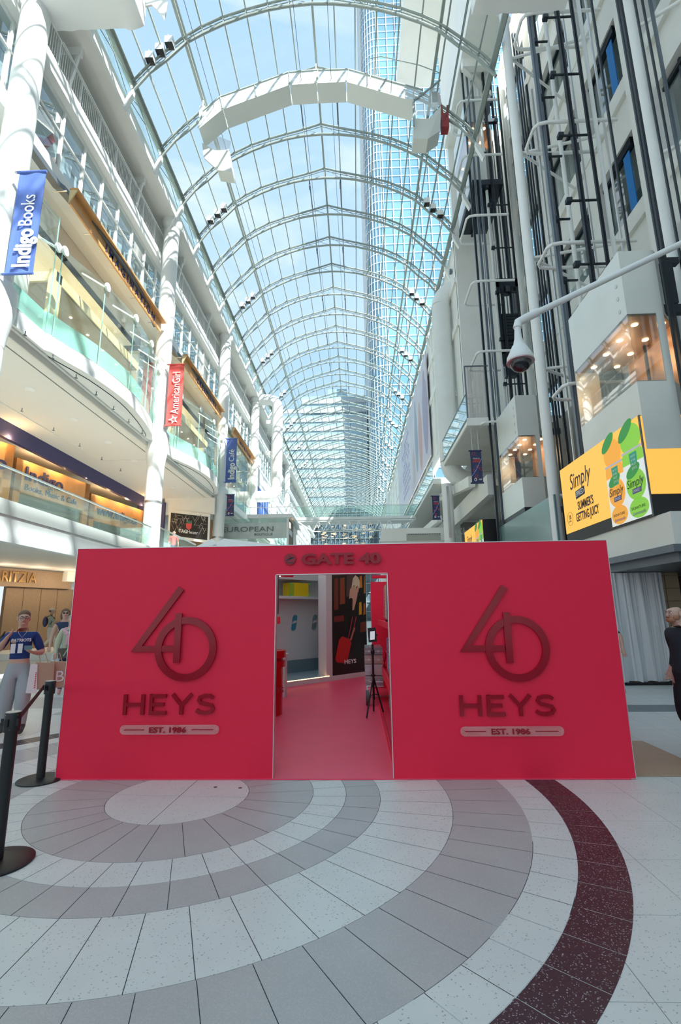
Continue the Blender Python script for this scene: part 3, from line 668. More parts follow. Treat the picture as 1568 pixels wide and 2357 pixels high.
L2 = lift(17.1, 19.55, 5.3, 9.57, 'smaller glass lift cabin hanging behind the white pole')
m = MB(); m.box(6.0, 7.4, 17.1, 19.6, 5.12, 5.3); m.bar((6.1, 17.3, 5.2), (6.1, 19.4, 4.5), .1); m.bar((6.9, 17.3, 5.2), (6.3, 18.2, 4.4), .1); m.box(6.2, 7.2, 17.6, 18.8, 4.3, 4.6); m.box(6.5, 6.8, 17.8, 18.2, 3.6, 4.3); m.build('undercarriage', 'dark', L2)
L3 = lift(20.3, 23.3, 22.4, 27.6, 'topmost glass lift cabin high under the roof on the right')
m = MB(); m.box(6.0, 7.5, 20.2, 23.4, 22.1, 22.4); m.bar((6.05, 20.2, 22.0), (6.05, 23.4, 22.0), .14); m.bar((6.7, 20.2, 22.0), (6.7, 23.4, 22.0), .14); m.box(6.6, 7.1, 20.6, 21.4, 20.8, 22.1); m.build('undercarriage', 'dark', L3)
# counterweight frame
t = thing('counterweight', 'black louvred counterweight frame hanging between the lift rails', 'machinery', (6.6, 20.6, 16), None)
X0, X1_, Yc = 6.75, 7.75, 20.3
# positions: px 1125-1190, y 660-830
m = MB(); m.box(X0, X0 + .12, Yc, Yc + .3, 13.1, 16.9); m.box(X1_ - .12, X1_, Yc, Yc + .3, 13.1, 16.9); m.box(X0, X1_, Yc, Yc + .35, 16.5, 16.95); m.box(X0, X1_, Yc, Yc + .3, 12.6, 13.2); m.build('frame', 'dark', t)
for q in range(12): m = MB(); m.box(X0 + .12, X1_ - .12, Yc + .05, Yc + .25, 13.25 + q * .16, 13.38 + q * .16); m.build('weight_plate', 'dark', t)
m = MB(); m.box(X0 + .1, X0 + .6, Yc, Yc + .3, 12.0, 12.5); m.build('buffer', 'dark', t); m = MB(); m.lathe([(.2, 0), (.2, .3)], (X0 + .5, Yc + .1, 16.2), 12); m.build('pulley', 'dark', t)
# vertical guide rails and tubes: azimuth in degrees, distance y, width, colour, z range
def az(a, y): return math.tan(math.radians(a)) * y
rails = [(16.3, 20.0, .09, 'dark', 4, 29), (16.9, 20.0, .09, 'dgrey', 4, 29), (17.5, 20.0, .09, 'dgrey', 4, 29), (18.25, 20.4, .14, 'white', 4, 29), (19.0, 20.2, .12, 'dark', 9, 29), (19.9, 20.6, .10, 'dark', 9, 29),
         (20.3, 21.5, .05, 'dark', 9, 29), (20.75, 21, .09, 'dark', 4, 29), (21.3, 22, .26, 'white', 0, 30), (21.9, 21, .06, 'dark', 4, 29), (23.3, 16.5, .06, 'dark', 4, 26), (23.6, 16.5, .06, 'dark', 4, 26), (24.3, 15.6, .08, 'dark', 4, 22),
         (25.6, 13.2, .11, 'dgrey', 2.6, 30), (26.1, 16, .09, 'dark', 9, 30), (27.4, 13.6, .13, 'white', 8.6, 30), (28.9, 12.7, .11, 'dark', 9.5, 30), (29.5, 14, .05, 'chrome', 9, 30), (30.6, 12.4, .075, 'dark', 9.5, 30), (31.4, 12.6, .12, 'white', 9.5, 30), (32.2, 13, .05, 'chrome', 9, 30),
         (32.8, 11, .05, 'dark', 3, 26), (35.4, 9.6, .04, 'dark', 3, 22), (35.75, 9.6, .055, 'dark', 3, 26), (37.1, 10, .04, 'dark', 3, 24), (37.8, 10, .04, 'dark', 3, 24), (38.5, 10.6, .06, 'dgrey', 3, 24), (24.9, 14.2, .05, 'chrome', 3, 20),
         (17.2, 21.6, .05, 'chrome', 9, 29), (18.6, 21.8, .05, 'chrome', 9, 29), (19.5, 22.3, .05, 'dgrey', 9, 29), (20.1, 22.6, .08, 'dgrey', 9, 29), (22.9, 19, .07, 'dark', 9, 29), (23.9, 18, .05, 'dark', 9, 28)]
sh = thing('lift_guide_frame', 'dense frame of dark and pale vertical lift guide rails along the right side', 'lift frame', (6.5, 15, 0))
for a, y, w, mt, z0, z1 in rails:
    x = az(a, y); m = MB()
    if mt == 'white': m.tube([(x, y, z0), (x, y, z1)], w / 2, 12); m.build('pale_tube', 'white', sh, True)
    else:
        m.box(x - w / 2, x + w / 2, y - w * .6, y + w * .6, z0, z1)
        if w > .07: m.box(x - w * .15, x + w * .15, y - w * 1.1, y - w * .6, z0, z1)
        m.build('guide_rail', mt, sh)
# hooped white brackets tying the rails
def hoop(a, y, z, L=2.0, w=.75):
    x = az(a, y); m = MB()
    m.tube([(x + L, y, z), (x + .35, y, z), (x + .1, y + .05, z), (x, y + .2, z), (x, y + w, z), (x + .1, y + w + .15, z), (x + .35, y + w + .2, z), (x + L, y + w + .2, z)], .055, 8); m.build('hoop_bracket', 'white', sh, True)
for z in (9.6, 12.9, 16.4, 19.9, 23.3, 26.6): hoop(15.6, 19.7, z, 1.9, 1.6)
for z in (8.0, 12.6, 17.1, 21.7, 26.2): hoop(24.9, 13.0, z, 2.6, .9)
m_pts = []
for z in (6.2, 8.9, 11.6, 13.8, 16.2, 18.6, 21, 24):
    for (a0, a1, y) in ((25.9, 27.4, 13.4), (27.5, 30.4, 12.7), (18.4, 20.7, 20.3)):
        m = MB(); m.bar((az(a0, y), y, z), (az(a1, y), y, z), .05); m.box(az(a0, y) - .08, az(a0, y) + .08, y - .08, y + .08, z - .07, z + .07); m.build('tie_bar', 'dark', sh)
# big poles with paired struts
for a, y, r, nm in ((22.45, 14.6, .16, 'nearest the centre of the picture, between the lifts'), (36.35, 10.9, .15, 'at the far right, crossing the blue blinds')):
    x = az(a, y); t = thing('white_pole', 'tall white round pole ' + nm, 'pole', (x, y, 0), 'tall white poles')
    m = MB(); m.tube([(x, y, 0), (x, y, 30)], r, 18); m.build('shaft', 'white', t, True)
    for z in (5.1, 9.3, 13.4, 17.7, 22.0, 26.3):
        m = MB(); m.tube([(x + r * .7, y, z), (8.9 if x < 7 else 9.0, y + 1.7, z)], .05, 8); m.tube([(x + r * .7, y, z), (8.9 if x < 7 else 9.0, y - .6, z)], .05, 8); m.build('strut', 'rust' if (x > 7 and z == 13.4) else 'white', t, True) if False else m.build('strut', 'white', t, True)
# steel base ring, canopy beneath the screen
t = thing('lift_lobby_canopy', 'satin steel lift pit canopy under the yellow screen', 'canopy', (6, 10, 2.5))
m = MB(); m.box(6.0, 8.8, 9.3, 14.2, 2.85, 3.5); m.build('steel_skirt', 'pewter', t)
m = MB(); m.box(5.9, 8.8, 9.2, 14.3, 2.72, 2.86); m.box(6.1, 8.8, 9.4, 14.1, 2.55, 2.73); m.build('dark_underside', 'dgrey', t)
# LED screen
ye = mat('screen_yellow', (.25, .15, .03), .5, emit=(1.0, .52, .085), estr=.46)
t = thing('led_screen', 'large yellow wraparound advertising screen with two drink cans, below the near lift', 'screen', (6, 9.8, 3.5))
m = MB(); m.box(5.95, 7.35, 9.75, 13.8, 3.5, 5.65); m.build('cabinet', 'black', t)
def led(root, xf, ya_, yb_, z0, z1, side=True):
    """picture on the nave face; u runs from far end (left in view) to the near corner"""
    Ly = yb_ - ya_; H = z1 - z0
    P = lambda u, v, o=0: (xf - .006 - o, yb_ - u * Ly, z0 + v * H)
    def pol(uv, o, nm, mt): m = MB(); m.poly([P(u, v, o) for u, v in uv], (.004, 0, 0)); return m.build(nm, mt, root)
    def ell(cu, cv, ru, rv, n=20, rot=0):
        return [(cu + ru * math.cos(a) * math.cos(rot) - rv * math.sin(a) * math.sin(rot), cv + ru * math.cos(a) * math.sin(rot) * 1.6 + rv * math.sin(a) * math.cos(rot)) for a in [2 * math.pi * i / n for i in range(n)]]
    em = lambda nm, c, s=.6: mat(nm, tuple(a * .4 for a in c), .5, emit=c, estr=s * .6)
    if side: pol([(0, .13), (.62, .13), (.62, .13), (.99, .13), (.99, 1), (0, 1)], 0, 'screen_face', ye)
    cans = [(.615, .185, (.95, .42, .05), (.9, .9, .85)), (.80, .195, (.25, .62, .06), (.86, .92, .92))]
    for q, (u, w, c, silver) in enumerate(cans):
        top = .66 if q == 0 else .70
        pol([(u, .02), (u + w, .02), (u + w, top - .03), (u + w - .015, top), (u + .015, top), (u, top - .03)], .006, 'can_picture', em('can_body%d%s' % (q, root.name), silver, .5))
        pol([(u, top - .12), (u + w, top - .12), (u + w, top - .03), (u + w - .015, top), (u + .015, top), (u, top - .03)], .008, 'can_band', em('can_band%d%s' % (q, root.name), tuple(min(1, a * 1.05) for a in c), .55))
        pol(ell(u + w * .5, top + .13, w * .5, .155), .010, 'fruit_picture', em('fruit%d%s' % (q, root.name), c, .6))
        pol(ell(u + w * .5, .36, w * .46, .155), .010, 'fruit_picture', em('fruitb%d%s' % (q, root.name), c, .55))
        pol(ell(u + w * .5, .125, w * .45, .1), .010, 'fruit_picture', em('fruitc%d%s' % (q, root.name), tuple(min(1, a * 1.1) for a in c), .5))
        pol([(u + .0, top), (u + w, top + .0), (u + w, top + .022), (u, top + .022)], .012, 'can_rim', em('rim%d%s' % (q, root.name), (.6, .6, .7), .4))
        g = em('leaf%d%s' % (q, root.name), (.04, .32, .07), .5)
        pol(ell(u + w * .32, top + (.27 if q == 0 else .235), w * .45, .05, 14, .7), .014, 'leaf_picture', g)
        pol(ell(u + w * .45, .50, w * .36, .05, 14, .5), .014, 'leaf_picture', g)
        pol([(u + w * .4, top - .22), (u + w * .68, top - .22), (u + w * .72, top - .02), (u + w * .36, top - .02)], .012, 'label_picture', em('lab%d%s' % (q, root.name), (.02, .34, .20), .5))
        m = MB(); m.text('Simply', P(u + w * .1, .34, .016), (0, -1, 0), (0, 0, 1), H * .085, width=Ly * w * .8, depth=.002, shear=.25)
        m.text('SIGNATURE', P(u + w * .16, .115, .016), (0, -1, 0), (0, 0, 1), H * .028, width=Ly * w * .65, depth=.002); m.build('lettering', 'ink', root)
        m = MB(); m.text('Lemonade', P(u + w * .2, .06, .016), (0, -1, 0), (0, 0, 1), H * .035, width=Ly * w * .6, depth=.002, shear=.3)
        for r_, s in enumerate(('MADE WITH', '5% REAL', 'FRUIT', 'JUICE')): pass
        m.build('lettering', mat('purple_ink%d' % q, (.25, .2, .45), .6), root)
        m = MB()
        for r_, s in enumerate(('WITH', '5% REAL', 'FRUIT', 'JUICE')): m.text(s, P(u + w * .43, top - .07 - r_ * .04, .016), (0, -1, 0), (0, 0, 1), H * .024, width=Ly * w * .24, depth=.002)
        m.build('lettering', 'wtext', root)
        pol([(u + w * .3, .27), (u + w * .72, .27), (u + w * .74, .32), (u + w * .32, .32)], .015, 'word_plate', em('pl%d%s' % (q, root.name), (.10, .08, .25), .3))
        m = MB(); m.text('SPIKED', P(u + w * .35, .28, .018), (0, -1, 0), (0, 0, 1), H * .03, width=Ly * w * .34, depth=.002); m.build('lettering', 'wtext', root)
    m = MB()
    m.text('Simply', P(.14, .66, .008), (0, -1, .0), (0, 0, 1), H * .2, width=Ly * .30, depth=.003, shear=.2)
    m.text("SUMMER'S", P(.22, .37, .008), (0, -1, 0), (0, 0, 1), H * .10, width=Ly * .215, depth=.003, bold=.025)
    m.text('GETTING JUICY', P(.18, .235, .008), (0, -1, 0), (0, 0, 1), H * .10, width=Ly * .31, depth=.003, bold=.025)
    m.text('5%', P(.075, .30, .008), (0, -1, 0), (0, 0, 1), H * .05, width=Ly * .03, depth=.003, bold=.02)
    m.text('ALC./VOL.', P(.065, .265, .008), (0, -1, 0), (0, 0, 1), H * .02, width=Ly * .04, depth=.003)
    m.build('lettering', 'ink', root)
    m = MB(); m.tube([P(.09 + .042 * math.cos(a), .305 + .088 * math.sin(a), .01) for a in [i * math.pi / 12 for i in range(24)]], .004, 4, closed=True); m.build('ring_mark', 'ink', root)
    pol([(.205, .51), (.335, .53), (.335, .63), (.205, .61)], .006, 'word_plate', 'ink')
    m = MB(); m.text('SPIKED', P(.215, .535, .012), (0, -1, .05), (0, 0, 1), H * .065, width=Ly * .11, depth=.003, bold=.015); m.build('lettering', 'wtext', root)
led(t, 5.95, 9.75, 13.8, 3.5, 5.65)
m = MB(); m.box(5.97, 7.35, 9.735, 9.748, 3.95, 5.63); m.build('screen_face', ye, t)
m = MB(); m.bar((5.945, 9.745, 3.5), (5.945, 9.745, 5.65), .02); m.build('corner_seam', 'dgrey', t)
t = thing('led_screen', 'small distant yellow advertising screen with a black side, just above the red wall', 'screen', (5.5, 21, 3.5))
m = MB(); m.box(5.5, 6.2, 21.0, 24.6, 3.6, 5.62); m.build('cabinet', 'black', t); led(t, 5.5, 21.0, 24.6, 3.6, 5.62)
m = MB(); m.box(6.2, 8.7, 28.6, 28.8, 4.4, 6.9); m.v = m.v; o = m.build('store_fascia', mat('grey_fascia', (.38, .37, .33), .6)); tag(o, 'grey shop fascia with white letters ending in CHAEL, above the small yellow screen', 'sign')
m = MB(); m.text('MICHAEL', (6.0 - 1.6, 28.55, 6.15), (1, 0, 0), (0, 0, 1), .42, width=2.7, depth=.03, bold=.01); m.v = [(x + .75, y, z) for x, y, z in m.v]; m.build('lettering', 'wtext', o)
m = MB(); m.lathe([(1.1, 0), (.9, .05)], (6.6, 27, 7.0), 20); 
# CCTV camera on its pipe
t = thing('security_camera', 'white dome security camera hanging from a long pale pipe, in front of the lifts', 'camera', (1.86, 5, 4.3))
m = MB(); m.tube([(3.95, 5.0, 5.86), (2.02, 5, 4.93), (1.9, 5, 4.87), (1.86, 5, 4.80), (1.855, 5, 4.70)], .036, 14); m.build('pipe', 'white', t, True)
m = MB(); m.tube([(2.1, 5, 4.97), (1.98, 5, 4.91), (1.87, 5, 4.85), (1.855, 5, 4.78)], .047, 14); m.build('elbow', 'white', t, True)
m = MB(); m.lathe([(.035, .34), (.042, .25), (.045, .24), (.06, .17), (.075, .155), (.11, .08), (.14, .02), (.145, -.02), (.14, -.04), (.09, -.045)], (1.855, 5, 4.40), 26); m.build('housing', 'white', t, True)
m = MB(); m.lathe([(.148, -.03), (.15, -.045), (.12, -.05)], (1.855, 5, 4.40), 26); m.build('rim', mat('rim_pink', (.55, .42, .42), .3, .4), t, True)
m = MB(); m.lathe([(.115 * math.cos(a), -.045 - .11 * math.sin(a)) for a in [i * math.pi / 16 for i in range(8)]] + [(.003, -.155)], (1.855, 5, 4.40), 24); m.build('dome', mat('smoked_dome', (.02, .02, .025), .08, spec=.8), t, True)
# ================================================================ OUTSIDE TOWERS
tw = thing('glass_tower', 'tall blue glass tower with rounded corner and white grid, seen through the vault', 'tower', (30, 180, 0))
prof = [(6.3, 230)] + [(6.3 + 7 * (1 - math.cos(a)), 182 - 7 * math.sin(a)) for a in [i * math.pi / 16 for i in range(9)]] + [(75, 175)]
m = MB(); m.sheet([(x, y, 0) for x, y in prof], [(x, y, 420) for x, y in prof]); m.build('facade', mat('tower_glass', (.20, .40, .54), .12, .15, noise=.35, nscale=.03, emit=None), tw, True)
m = MB()
for q in range(100): m.sheet([(x - .2, y - .25, q * 4.2) for x, y in prof], [(x - .2, y - .25, q * 4.2 + .3) for x, y in prof])
m.build('floor_line', 'white', tw)['kind'] = 'stuff'
m = MB()
for x, y in prof[1:-1]: m.box(x - .2, x, y - .25, y, 0, 420)
for q in range(16): m.box(14 + q * 3.9, 14.25 + q * 3.9, 174.6, 174.9, 0, 420)
for q in range(10): m.box(5.9, 6.2, 184 + q * 4, 184.4 + q * 4, 0, 420)
m.build('vertical_fin', 'white', tw)['kind'] = 'stuff'
M['bandwhite'] = mat('band_white', (.42, .44, .44), .7)
ob = thing('office_block', 'wide white banded office block seen beyond the far end of the vault', 'building', (-10, 190, 0))
m = MB(); m.box(-33, 5.2, 190, 215, 0, 83); m.box(-22, 5.2, 191, 214, 83, 92); m.box(-11, -3, 193, 210, 92, 96); m.build('walls', mat('band_glass', (.32, .46, .54), .3), ob)
for q in range(22): m = MB(); m.box(-33.3, 5.3, 189.6, 190.1, q * 4.0, q * 4.0 + 1.9); m.build('white_band', 'bandwhite', ob)
for q, z in enumerate((84.5, 88.5)): m = MB(); m.box(-22.2, 5.3, 190.5, 191, z, z + 2); m.build('white_band', 'bandwhite', ob)
#@@FLOOR
# ================================================================ FLOOR
M['tz_light'] = terrazzo('terrazzo_light', (.72, .76, .73), (.25, .27, .26), .035, 150, .38, .7)
M['tz_grey'] = terrazzo('terrazzo_grey', (.47, .48, .47), (.56, .57, .56), .3, 210, .38, .55)
M['tz_dark'] = terrazzo('terrazzo_dark', (.055, .038, .045), (.5, .48, .5), .07, 190, .35, .7)
M['tz_tan'] = terrazzo('terrazzo_tan', (.50, .33, .21), (.6, .45, .3), .2, 160)
M['tz_teal'] = terrazzo('terrazzo_teal', (.16, .20, .21), (.3, .35, .36), .2, 160)
M['grout'] = mat('grout', (.16, .18, .18), .7)
b = MB(); b.box(-28, 12, -16, 24, -.2, -.007); fl = tag(b.build('floor', 'grout'), kind='structure')
b = MB(); b.box(-28, 12, 24, LE + 2, -.2, 0); tag(b.build('floor', 'tz_light'), kind='structure')
CX0, CY0 = -1.70, 4.95
med = thing('floor', None, None, (CX0, CY0, 0), kind='structure')
rings = [(.64, 1.25, 24, -98.5, 'tz_grey'), (1.25, 1.56, 40, -99.3, 'tz_light'), (1.56, 1.875, 40, -90.2, 'tz_grey'), (1.875, 2.5, 50, -90.1, 'tz_light'), (2.5, 3.09, 60, -80.4, 'tz_grey'), (3.09, 3.37, 72, -50.6, 'tz_light'), (3.37, 3.67, 72, -50.6, 'tz_dark')]
def vis(x, y): return not (y > 5.9 and -3.05 < x < 3.0) and y > 1.2
G = .0022
for ri, (r0, r1, n, off, mt) in enumerate(rings):
    st_ = math.radians(360 / n); g0 = G / r0; g1 = G / r1; k = max(2, round(st_ / .03)); base = None
    for i in range(n):
        a = math.radians(off) + i * st_; am = a + st_ / 2; x, y = CX0 + (r0 + r1) / 2 * math.cos(am), CY0 + (r0 + r1) / 2 * math.sin(am)
        if not vis(x, y): continue
        if base is None:
            inn = [((r0 + G) * math.cos(g0 + (st_ - 2 * g0) * j / k), (r0 + G) * math.sin(g0 + (st_ - 2 * g0) * j / k)) for j in range(k + 1)]
            out = [((r1 - G) * math.cos(g1 + (st_ - 2 * g1) * j / k), (r1 - G) * math.sin(g1 + (st_ - 2 * g1) * j / k)) for j in range(k + 1)]
            m = MB(); m.add([(a_, b_, 0) for a_, b_ in inn + out], [(j, k + 1 + j, k + 2 + j, j + 1) for j in range(k)])
            m.sheet([(a_, b_, -.02) for a_, b_ in inn], [(a_, b_, 0) for a_, b_ in inn]); m.sheet([(a_, b_, 0) for a_, b_ in out], [(a_, b_, -.02) for a_, b_ in out])
            o = m.build('tile', mt, med); base = o.data
        else: o = bpy.data.objects.new('tile', base); put(o, med)
        o.location = (0, 0, 0); o.rotation_euler.z = a
for q in range(4):
    a0 = math.radians(-7 + 90 * q) if q % 2 == 0 else math.radians(-7 + 90 * q)
    m = MB(); pts = [(.004, .004, 0)] + [(.637 * math.cos(t_), .637 * math.sin(t_), 0) for t_ in [.006 + (math.pi / 2 - .012) * j / 12 for j in range(13)]]
    m.poly(pts, (0, 0, -.02)); o = m.build('tile', 'tz_light', med); o.location = (0, 0, 0); o.rotation_euler.z = math.radians(90 * q + (-3))
m = MB()
for x, y in ((-1.43, 5.18), (-1.18, 5.16)): m.lathe([(.018, 0), (.018, .003)], (x, y, 0), 12)
m.build('floor_socket', 'dgrey', med)
for sidx, (x_lo, x_hi) in enumerate(((-12, -1.7), (-1.7, 7.5))):
    par = thing('floor', None, None, (0, 0, 0), kind='structure'); cache = {}
    x = 1.25 - .6 * 24
    cand = []
    while x < x_hi:
        y = 2.527 - .625 * 2
        while y < 13.5:
            cx, cyy = x + .3, y + .31
            dd = math.hypot(cx - CX0, cyy - CY0)
            if x_lo <= cx < x_hi and dd > 3.25 and vis(cx, cyy) and abs(cx) / max(cyy, .1) < .86 + .25 / max(cyy, .3): cand.append((cyy, x, y, cx))
            y += .625
        x += .6
    cand.sort()
    for cyy, x, y, cx in cand[:298]:
        mt = 'tz_light'
        if cx < -3: mt = 'tz_grey' if (int((cyy + .35 * cx + 40) / 1.05) % 3 == 0) else 'tz_light'
        if cx > 3.0 and 5.4 < cyy < 6.9 and cx < 3.5: mt = 'tz_tan'
        if cx > 2.8 and abs(cyy - 9.0) < .2: mt = 'tz_teal'
        if mt not in cache:
            m = MB(); m.box(G, .6 - G, G, .625 - G, -.02, -.0015); o = m.build('tile', mt, par); cache[mt] = o.data
        else: o = bpy.data.objects.new('tile', cache[mt]); put(o, par)
        o.location = (x, y, 0)
b = MB(); b.box(-28, -8.6, 5, 24, -.01, -.003); tag(b.build('floor', 'tz_light'), kind='structure')
b = MB(); b.box(-8.6, 8.8, 13.6, 24, -.01, -.003); tag(b.build('floor', 'tz_light'), kind='structure')
m = MB(); m.poly([(2.8, 5.49, .002), (3.24, 5.48, .002), (3.44, 5.8, .002), (3.52, 9.5, .002), (2.8, 9.5, .002)], (0, 0, .004)); tag(m.build('floor_mat', 'tz_tan'), 'tan floor panel running beside the right end of the red booth', 'floor panel')
#@@BOOTH
# ================================================================ RED BOOTH
BX0, BX1, DX0, DX1, BY, BZ, DZ = -3.17, 2.745, -.905, .335, 5.40, 2.41, 2.09
bt = thing('red_booth', 'wide red pop-up booth with a doorway and raised 40 emblems', 'booth', (-.2, BY, 0))
def bpart(nm, mt, *a):
    m = MB(); m.box(*a); return m.build(nm, mt, bt)
lp = bpart('front_panel', 'red', BX0, DX0, BY, BY + .09, 0, BZ); rp = bpart('front_panel', 'red', DX1, BX1, BY, BY + .09, 0, BZ)
hp = bpart('door_header', 'red', DX0, DX1, BY, BY + .09, DZ, BZ)
for a in ((BX0 - .006, BX0, BY - .004, BY + .09, 0, BZ), (BX1, BX1 + .006, BY - .004, BY + .09, 0, BZ), (BX0, BX1, BY - .004, BY + .09, BZ, BZ + .007),
          (DX0, DX0 + .007, BY - .006, BY + .1, 0, DZ), (DX1 - .007, DX1, BY - .006, BY + .1, 0, DZ), (DX0, DX1, BY - .006, BY + .1, DZ - .007, DZ),
          (BX0, DX0, BY - .006, BY, 0.004, .01), (DX1, BX1, BY - .006, BY, .004, .01)): bpart('metal_trim', 'alu', *a)
bpart('side_wall', 'red', BX0, BX0 + .09, BY + .09, 12.5, 0, BZ); bpart('side_wall', 'red', BX1 - .09, BX1, BY + .09, 12.5, 0, BZ)
bpart('carpet', 'carpet', BX0 + .05, BX1 - .05, BY - .012, 14.2, .001, .012)
# signs on the front
def stroke(pts, w, closed=False):
    """flat stroke polygons for emblem arms; pts in (x, z)"""
    out = []
    for (x0, z0), (x1, z1) in zip(pts[:-1], pts[1:]):
        d = Vector((x1 - x0, z1 - z0)).normalized(); n = Vector((-d.y, d.x)) * w / 2
        out.append([(x0 + n.x, z0 + n.y), (x1 + n.x, z1 + n.y), (x1 - n.x, z1 - n.y), (x0 - n.x, z0 - n.y)])
    return out
def xz(m, poly, y=BY - .03, th=.026): m.poly([(a, y, b) for a, b in poly], (0, th, 0))
def emblem(cx, cz, par, hz):
    em = MB()
    xz(em, [(cx - .115, cz + .665), (cx - .055, cz + .625), (cx - .482, cz + .03), (cx - .60, cz - .03)])          # slanted arm
    o1 = em.build('emblem_arm', 'redsign', par)
    em = MB(); xz(em, [(cx - .60, cz - .03), (cx - .13, cz - .03), (cx - .13, cz + .032), (cx - .50, cz + .032)], BY - .031); em.build('emblem_arm', 'redsign', par)
    em = MB(); xz(em, [(cx - .125, cz - .145), (cx - .055, cz - .145), (cx - .055, cz + .375), (cx - .125, cz + .375)], BY - .042); em.build('emblem_arm', 'redsign', par)
    em = MB(); n = 64; A = []; B = []
    for i in range(n + 1):
        t_ = 2 * math.pi * i / n; A.append((cx + .0 + .335 * math.cos(t_), cz + .335 * math.sin(t_))); B.append((cx + .262 * math.cos(t_), cz + .262 * math.sin(t_)))
    for yy in (BY - .036, BY - .002): em.sheet([(a, yy, b) for a, b in A], [(a, yy, b) for a, b in B])
    for Q in (A, B): em.sheet([(a, BY - .036, b) for a, b in Q], [(a, BY - .002, b) for a, b in Q])
    em.build('emblem_ring', 'redsign', par)
    # HEYS letters, drawn as wide strokes
    x0 = cx - .62; z0 = cz - .67; h = .205; w = .036
    L = {'H': [[(0, 0), (0, h)], [(.19, 0), (.19, h)], [(0, h * .5), (.19, h * .5)]],
         'E': [[(.28, 0), (.28, h)], [(.265, h - w / 2), (.44, h - w / 2)], [(.265, h / 2), (.42, h / 2)], [(.265, w / 2), (.445, w / 2)]],
         'Y': [[(.505, h), (.605, h * .45)], [(.71, h), (.605, h * .45)], [(.605, 0), (.605, h * .5)]]}
    for ch, sts in L.items():
        m = MB()
        for k, s_ in enumerate(sts):
            for pg in stroke([(x0 + a, z0 + b) for a, b in s_], w): xz(m, pg, BY - .03 - .0008 * k)
        m.build('letter', 'redsign', par)
    m = MB(); P = [(.94, .165), (.905, .187), (.85, .188), (.80, .175), (.785, .145), (.81, .115), (.87, .103), (.925, .09), (.945, .058), (.92, .027), (.86, .016), (.80, .022), (.765, .045)]
    n_ = []
    for i, p in enumerate(P):
        a = Vector(P[max(i - 1, 0)]); b = Vector(P[min(i + 1, len(P) - 1)]); d = (b - a).normalized(); n_.append(Vector((-d.y, d.x)) * w / 2)
    A = [(x0 + p[0] + q.x, z0 + p[1] + q.y) for p, q in zip(P, n_)]; B = [(x0 + p[0] - q.x, z0 + p[1] - q.y) for p, q in zip(P, n_)]
    xz(m, A + B[::-1]); m.build('letter', 'redsign', par)
    # clear plaque with EST. 1986
    m = MB(); pz = cz - .815; R = .047; pts = [(cx - .65 + R + R * math.cos(t_), pz + R * math.sin(t_)) for t_ in [math.pi / 2 + math.pi * i / 8 for i in range(9)]] + [(cx + .40 - R + R * math.cos(t_), pz + R * math.sin(t_)) for t_ in [-math.pi / 2 + math.pi * i / 8 for i in range(9)]]
    xz(m, pts, BY - .035, .006); pq = m.build('clear_plaque', 'plaque', par)
    m = MB(); m.text('EST. 1986', (cx - .335, BY - .036, pz - .026), (1, 0, 0), (0, 0, 1), .052, width=.39, depth=.012, bold=.02); m.box(cx - .60, cx - .39, BY - .04, BY - .036, pz - .004, pz + .004); m.box(cx + .11, cx + .34, BY - .04, BY - .036, pz - .004, pz + .004); m.build('lettering', 'redsign', par)
    m = MB()
    for x in (cx - .63, cx + .375): m.lathe([(.004, 0), (.004, .006)], (x, BY - .04, pz), 8)
    m.build('screw', 'alu', par)
M['plaque'] = glassmat('plaque_acrylic', (.97, .93, .93), base=.05, haze=.16, hazecol=(.9, .7, .68))
emblem(-1.865, 1.305, lp, 0); emblem(1.675, 1.275, rp, 0)
m = MB(); m.lathe([(.064, 0), (.064, .022)], (0, 0, 0), 28); m.v = [(-.745 + a, BY - .002 - c, 2.255 + b) for a, b, c in m.v]; dsc = m.build('gate_disc', 'redsign', hp)
m = MB()
for pg in stroke([(-.79, 2.215), (-.70, 2.215)], .007) + stroke([(-.785, 2.24), (-.70, 2.275)], .012) + stroke([(-.765, 2.262), (-.735, 2.257)], .006) + stroke([(-.755, 2.29), (-.725, 2.262)], .008): xz(m, pg, BY - .026, .004)
m.build('plane_icon', 'ink', hp)
m = MB(); m.text('GATE 40', (-.615, BY - .022, 2.195), (1, 0, 0), (0, 0, 1), .115, width=.88, depth=.022, bold=.04); m.build('lettering', 'redsign', hp)
#@@INSIDE
# ---- booth interior
E0 = Vector((-1.75, 11.72, 0)); ED = Vector((.686, .728, 0)); EN = Vector((-.728, .686, 0))
def on(s, z, off=0): return E0 + ED * s + EN * off + Vector((0, 0, z))
def slab(m, s0, s1, z0, z1, off, th): m.poly([on(s0, z0, off), on(s1, z0, off), on(s1, z1, off), on(s0, z1, off)], EN * th); return m
M['bootwhite'] = mat('booth_white_laminate', (.62, .60, .60), .5)
pl = thing('stage_platform', 'white-edged low platform at the back of the red booth', 'platform', E0)
slab(MB(), -.6, 2.92, 0.012, .115, 0, 1.9).build('deck', mat('grey_vinyl', (.26, .33, .36), .5), pl)
slab(MB(), -.6, 2.92, 0.012, .125, -.03, .03).build('white_edge', 'bootwhite', pl)
slab(MB(), -.3, 1.45, .125, .135, -.02, .03).build('light_strip', 'warm', pl)
cb = thing('cabin_set', 'white aircraft cabin wall with two oval windows and an overhead bin', 'display', on(1, 0, 1.4))
slab(MB(), -.4, 2.7, .44, 2.1, 1.4, .08).build('wall_panel', 'bootwhite', cb)
slab(MB(), -.4, 2.7, .115, .44, 1.36, .1).build('skirting', mat('teal_grey', (.14, .20, .23), .6), cb)
slab(MB(), -.4, 2.7, 2.07, 2.14, 1.0, .5).build('bin_shelf', 'bootwhite', cb); slab(MB(), -.4, 2.7, 2.10, 2.9, 1.6, .06).build('bin_back', 'bootwhite', cb)
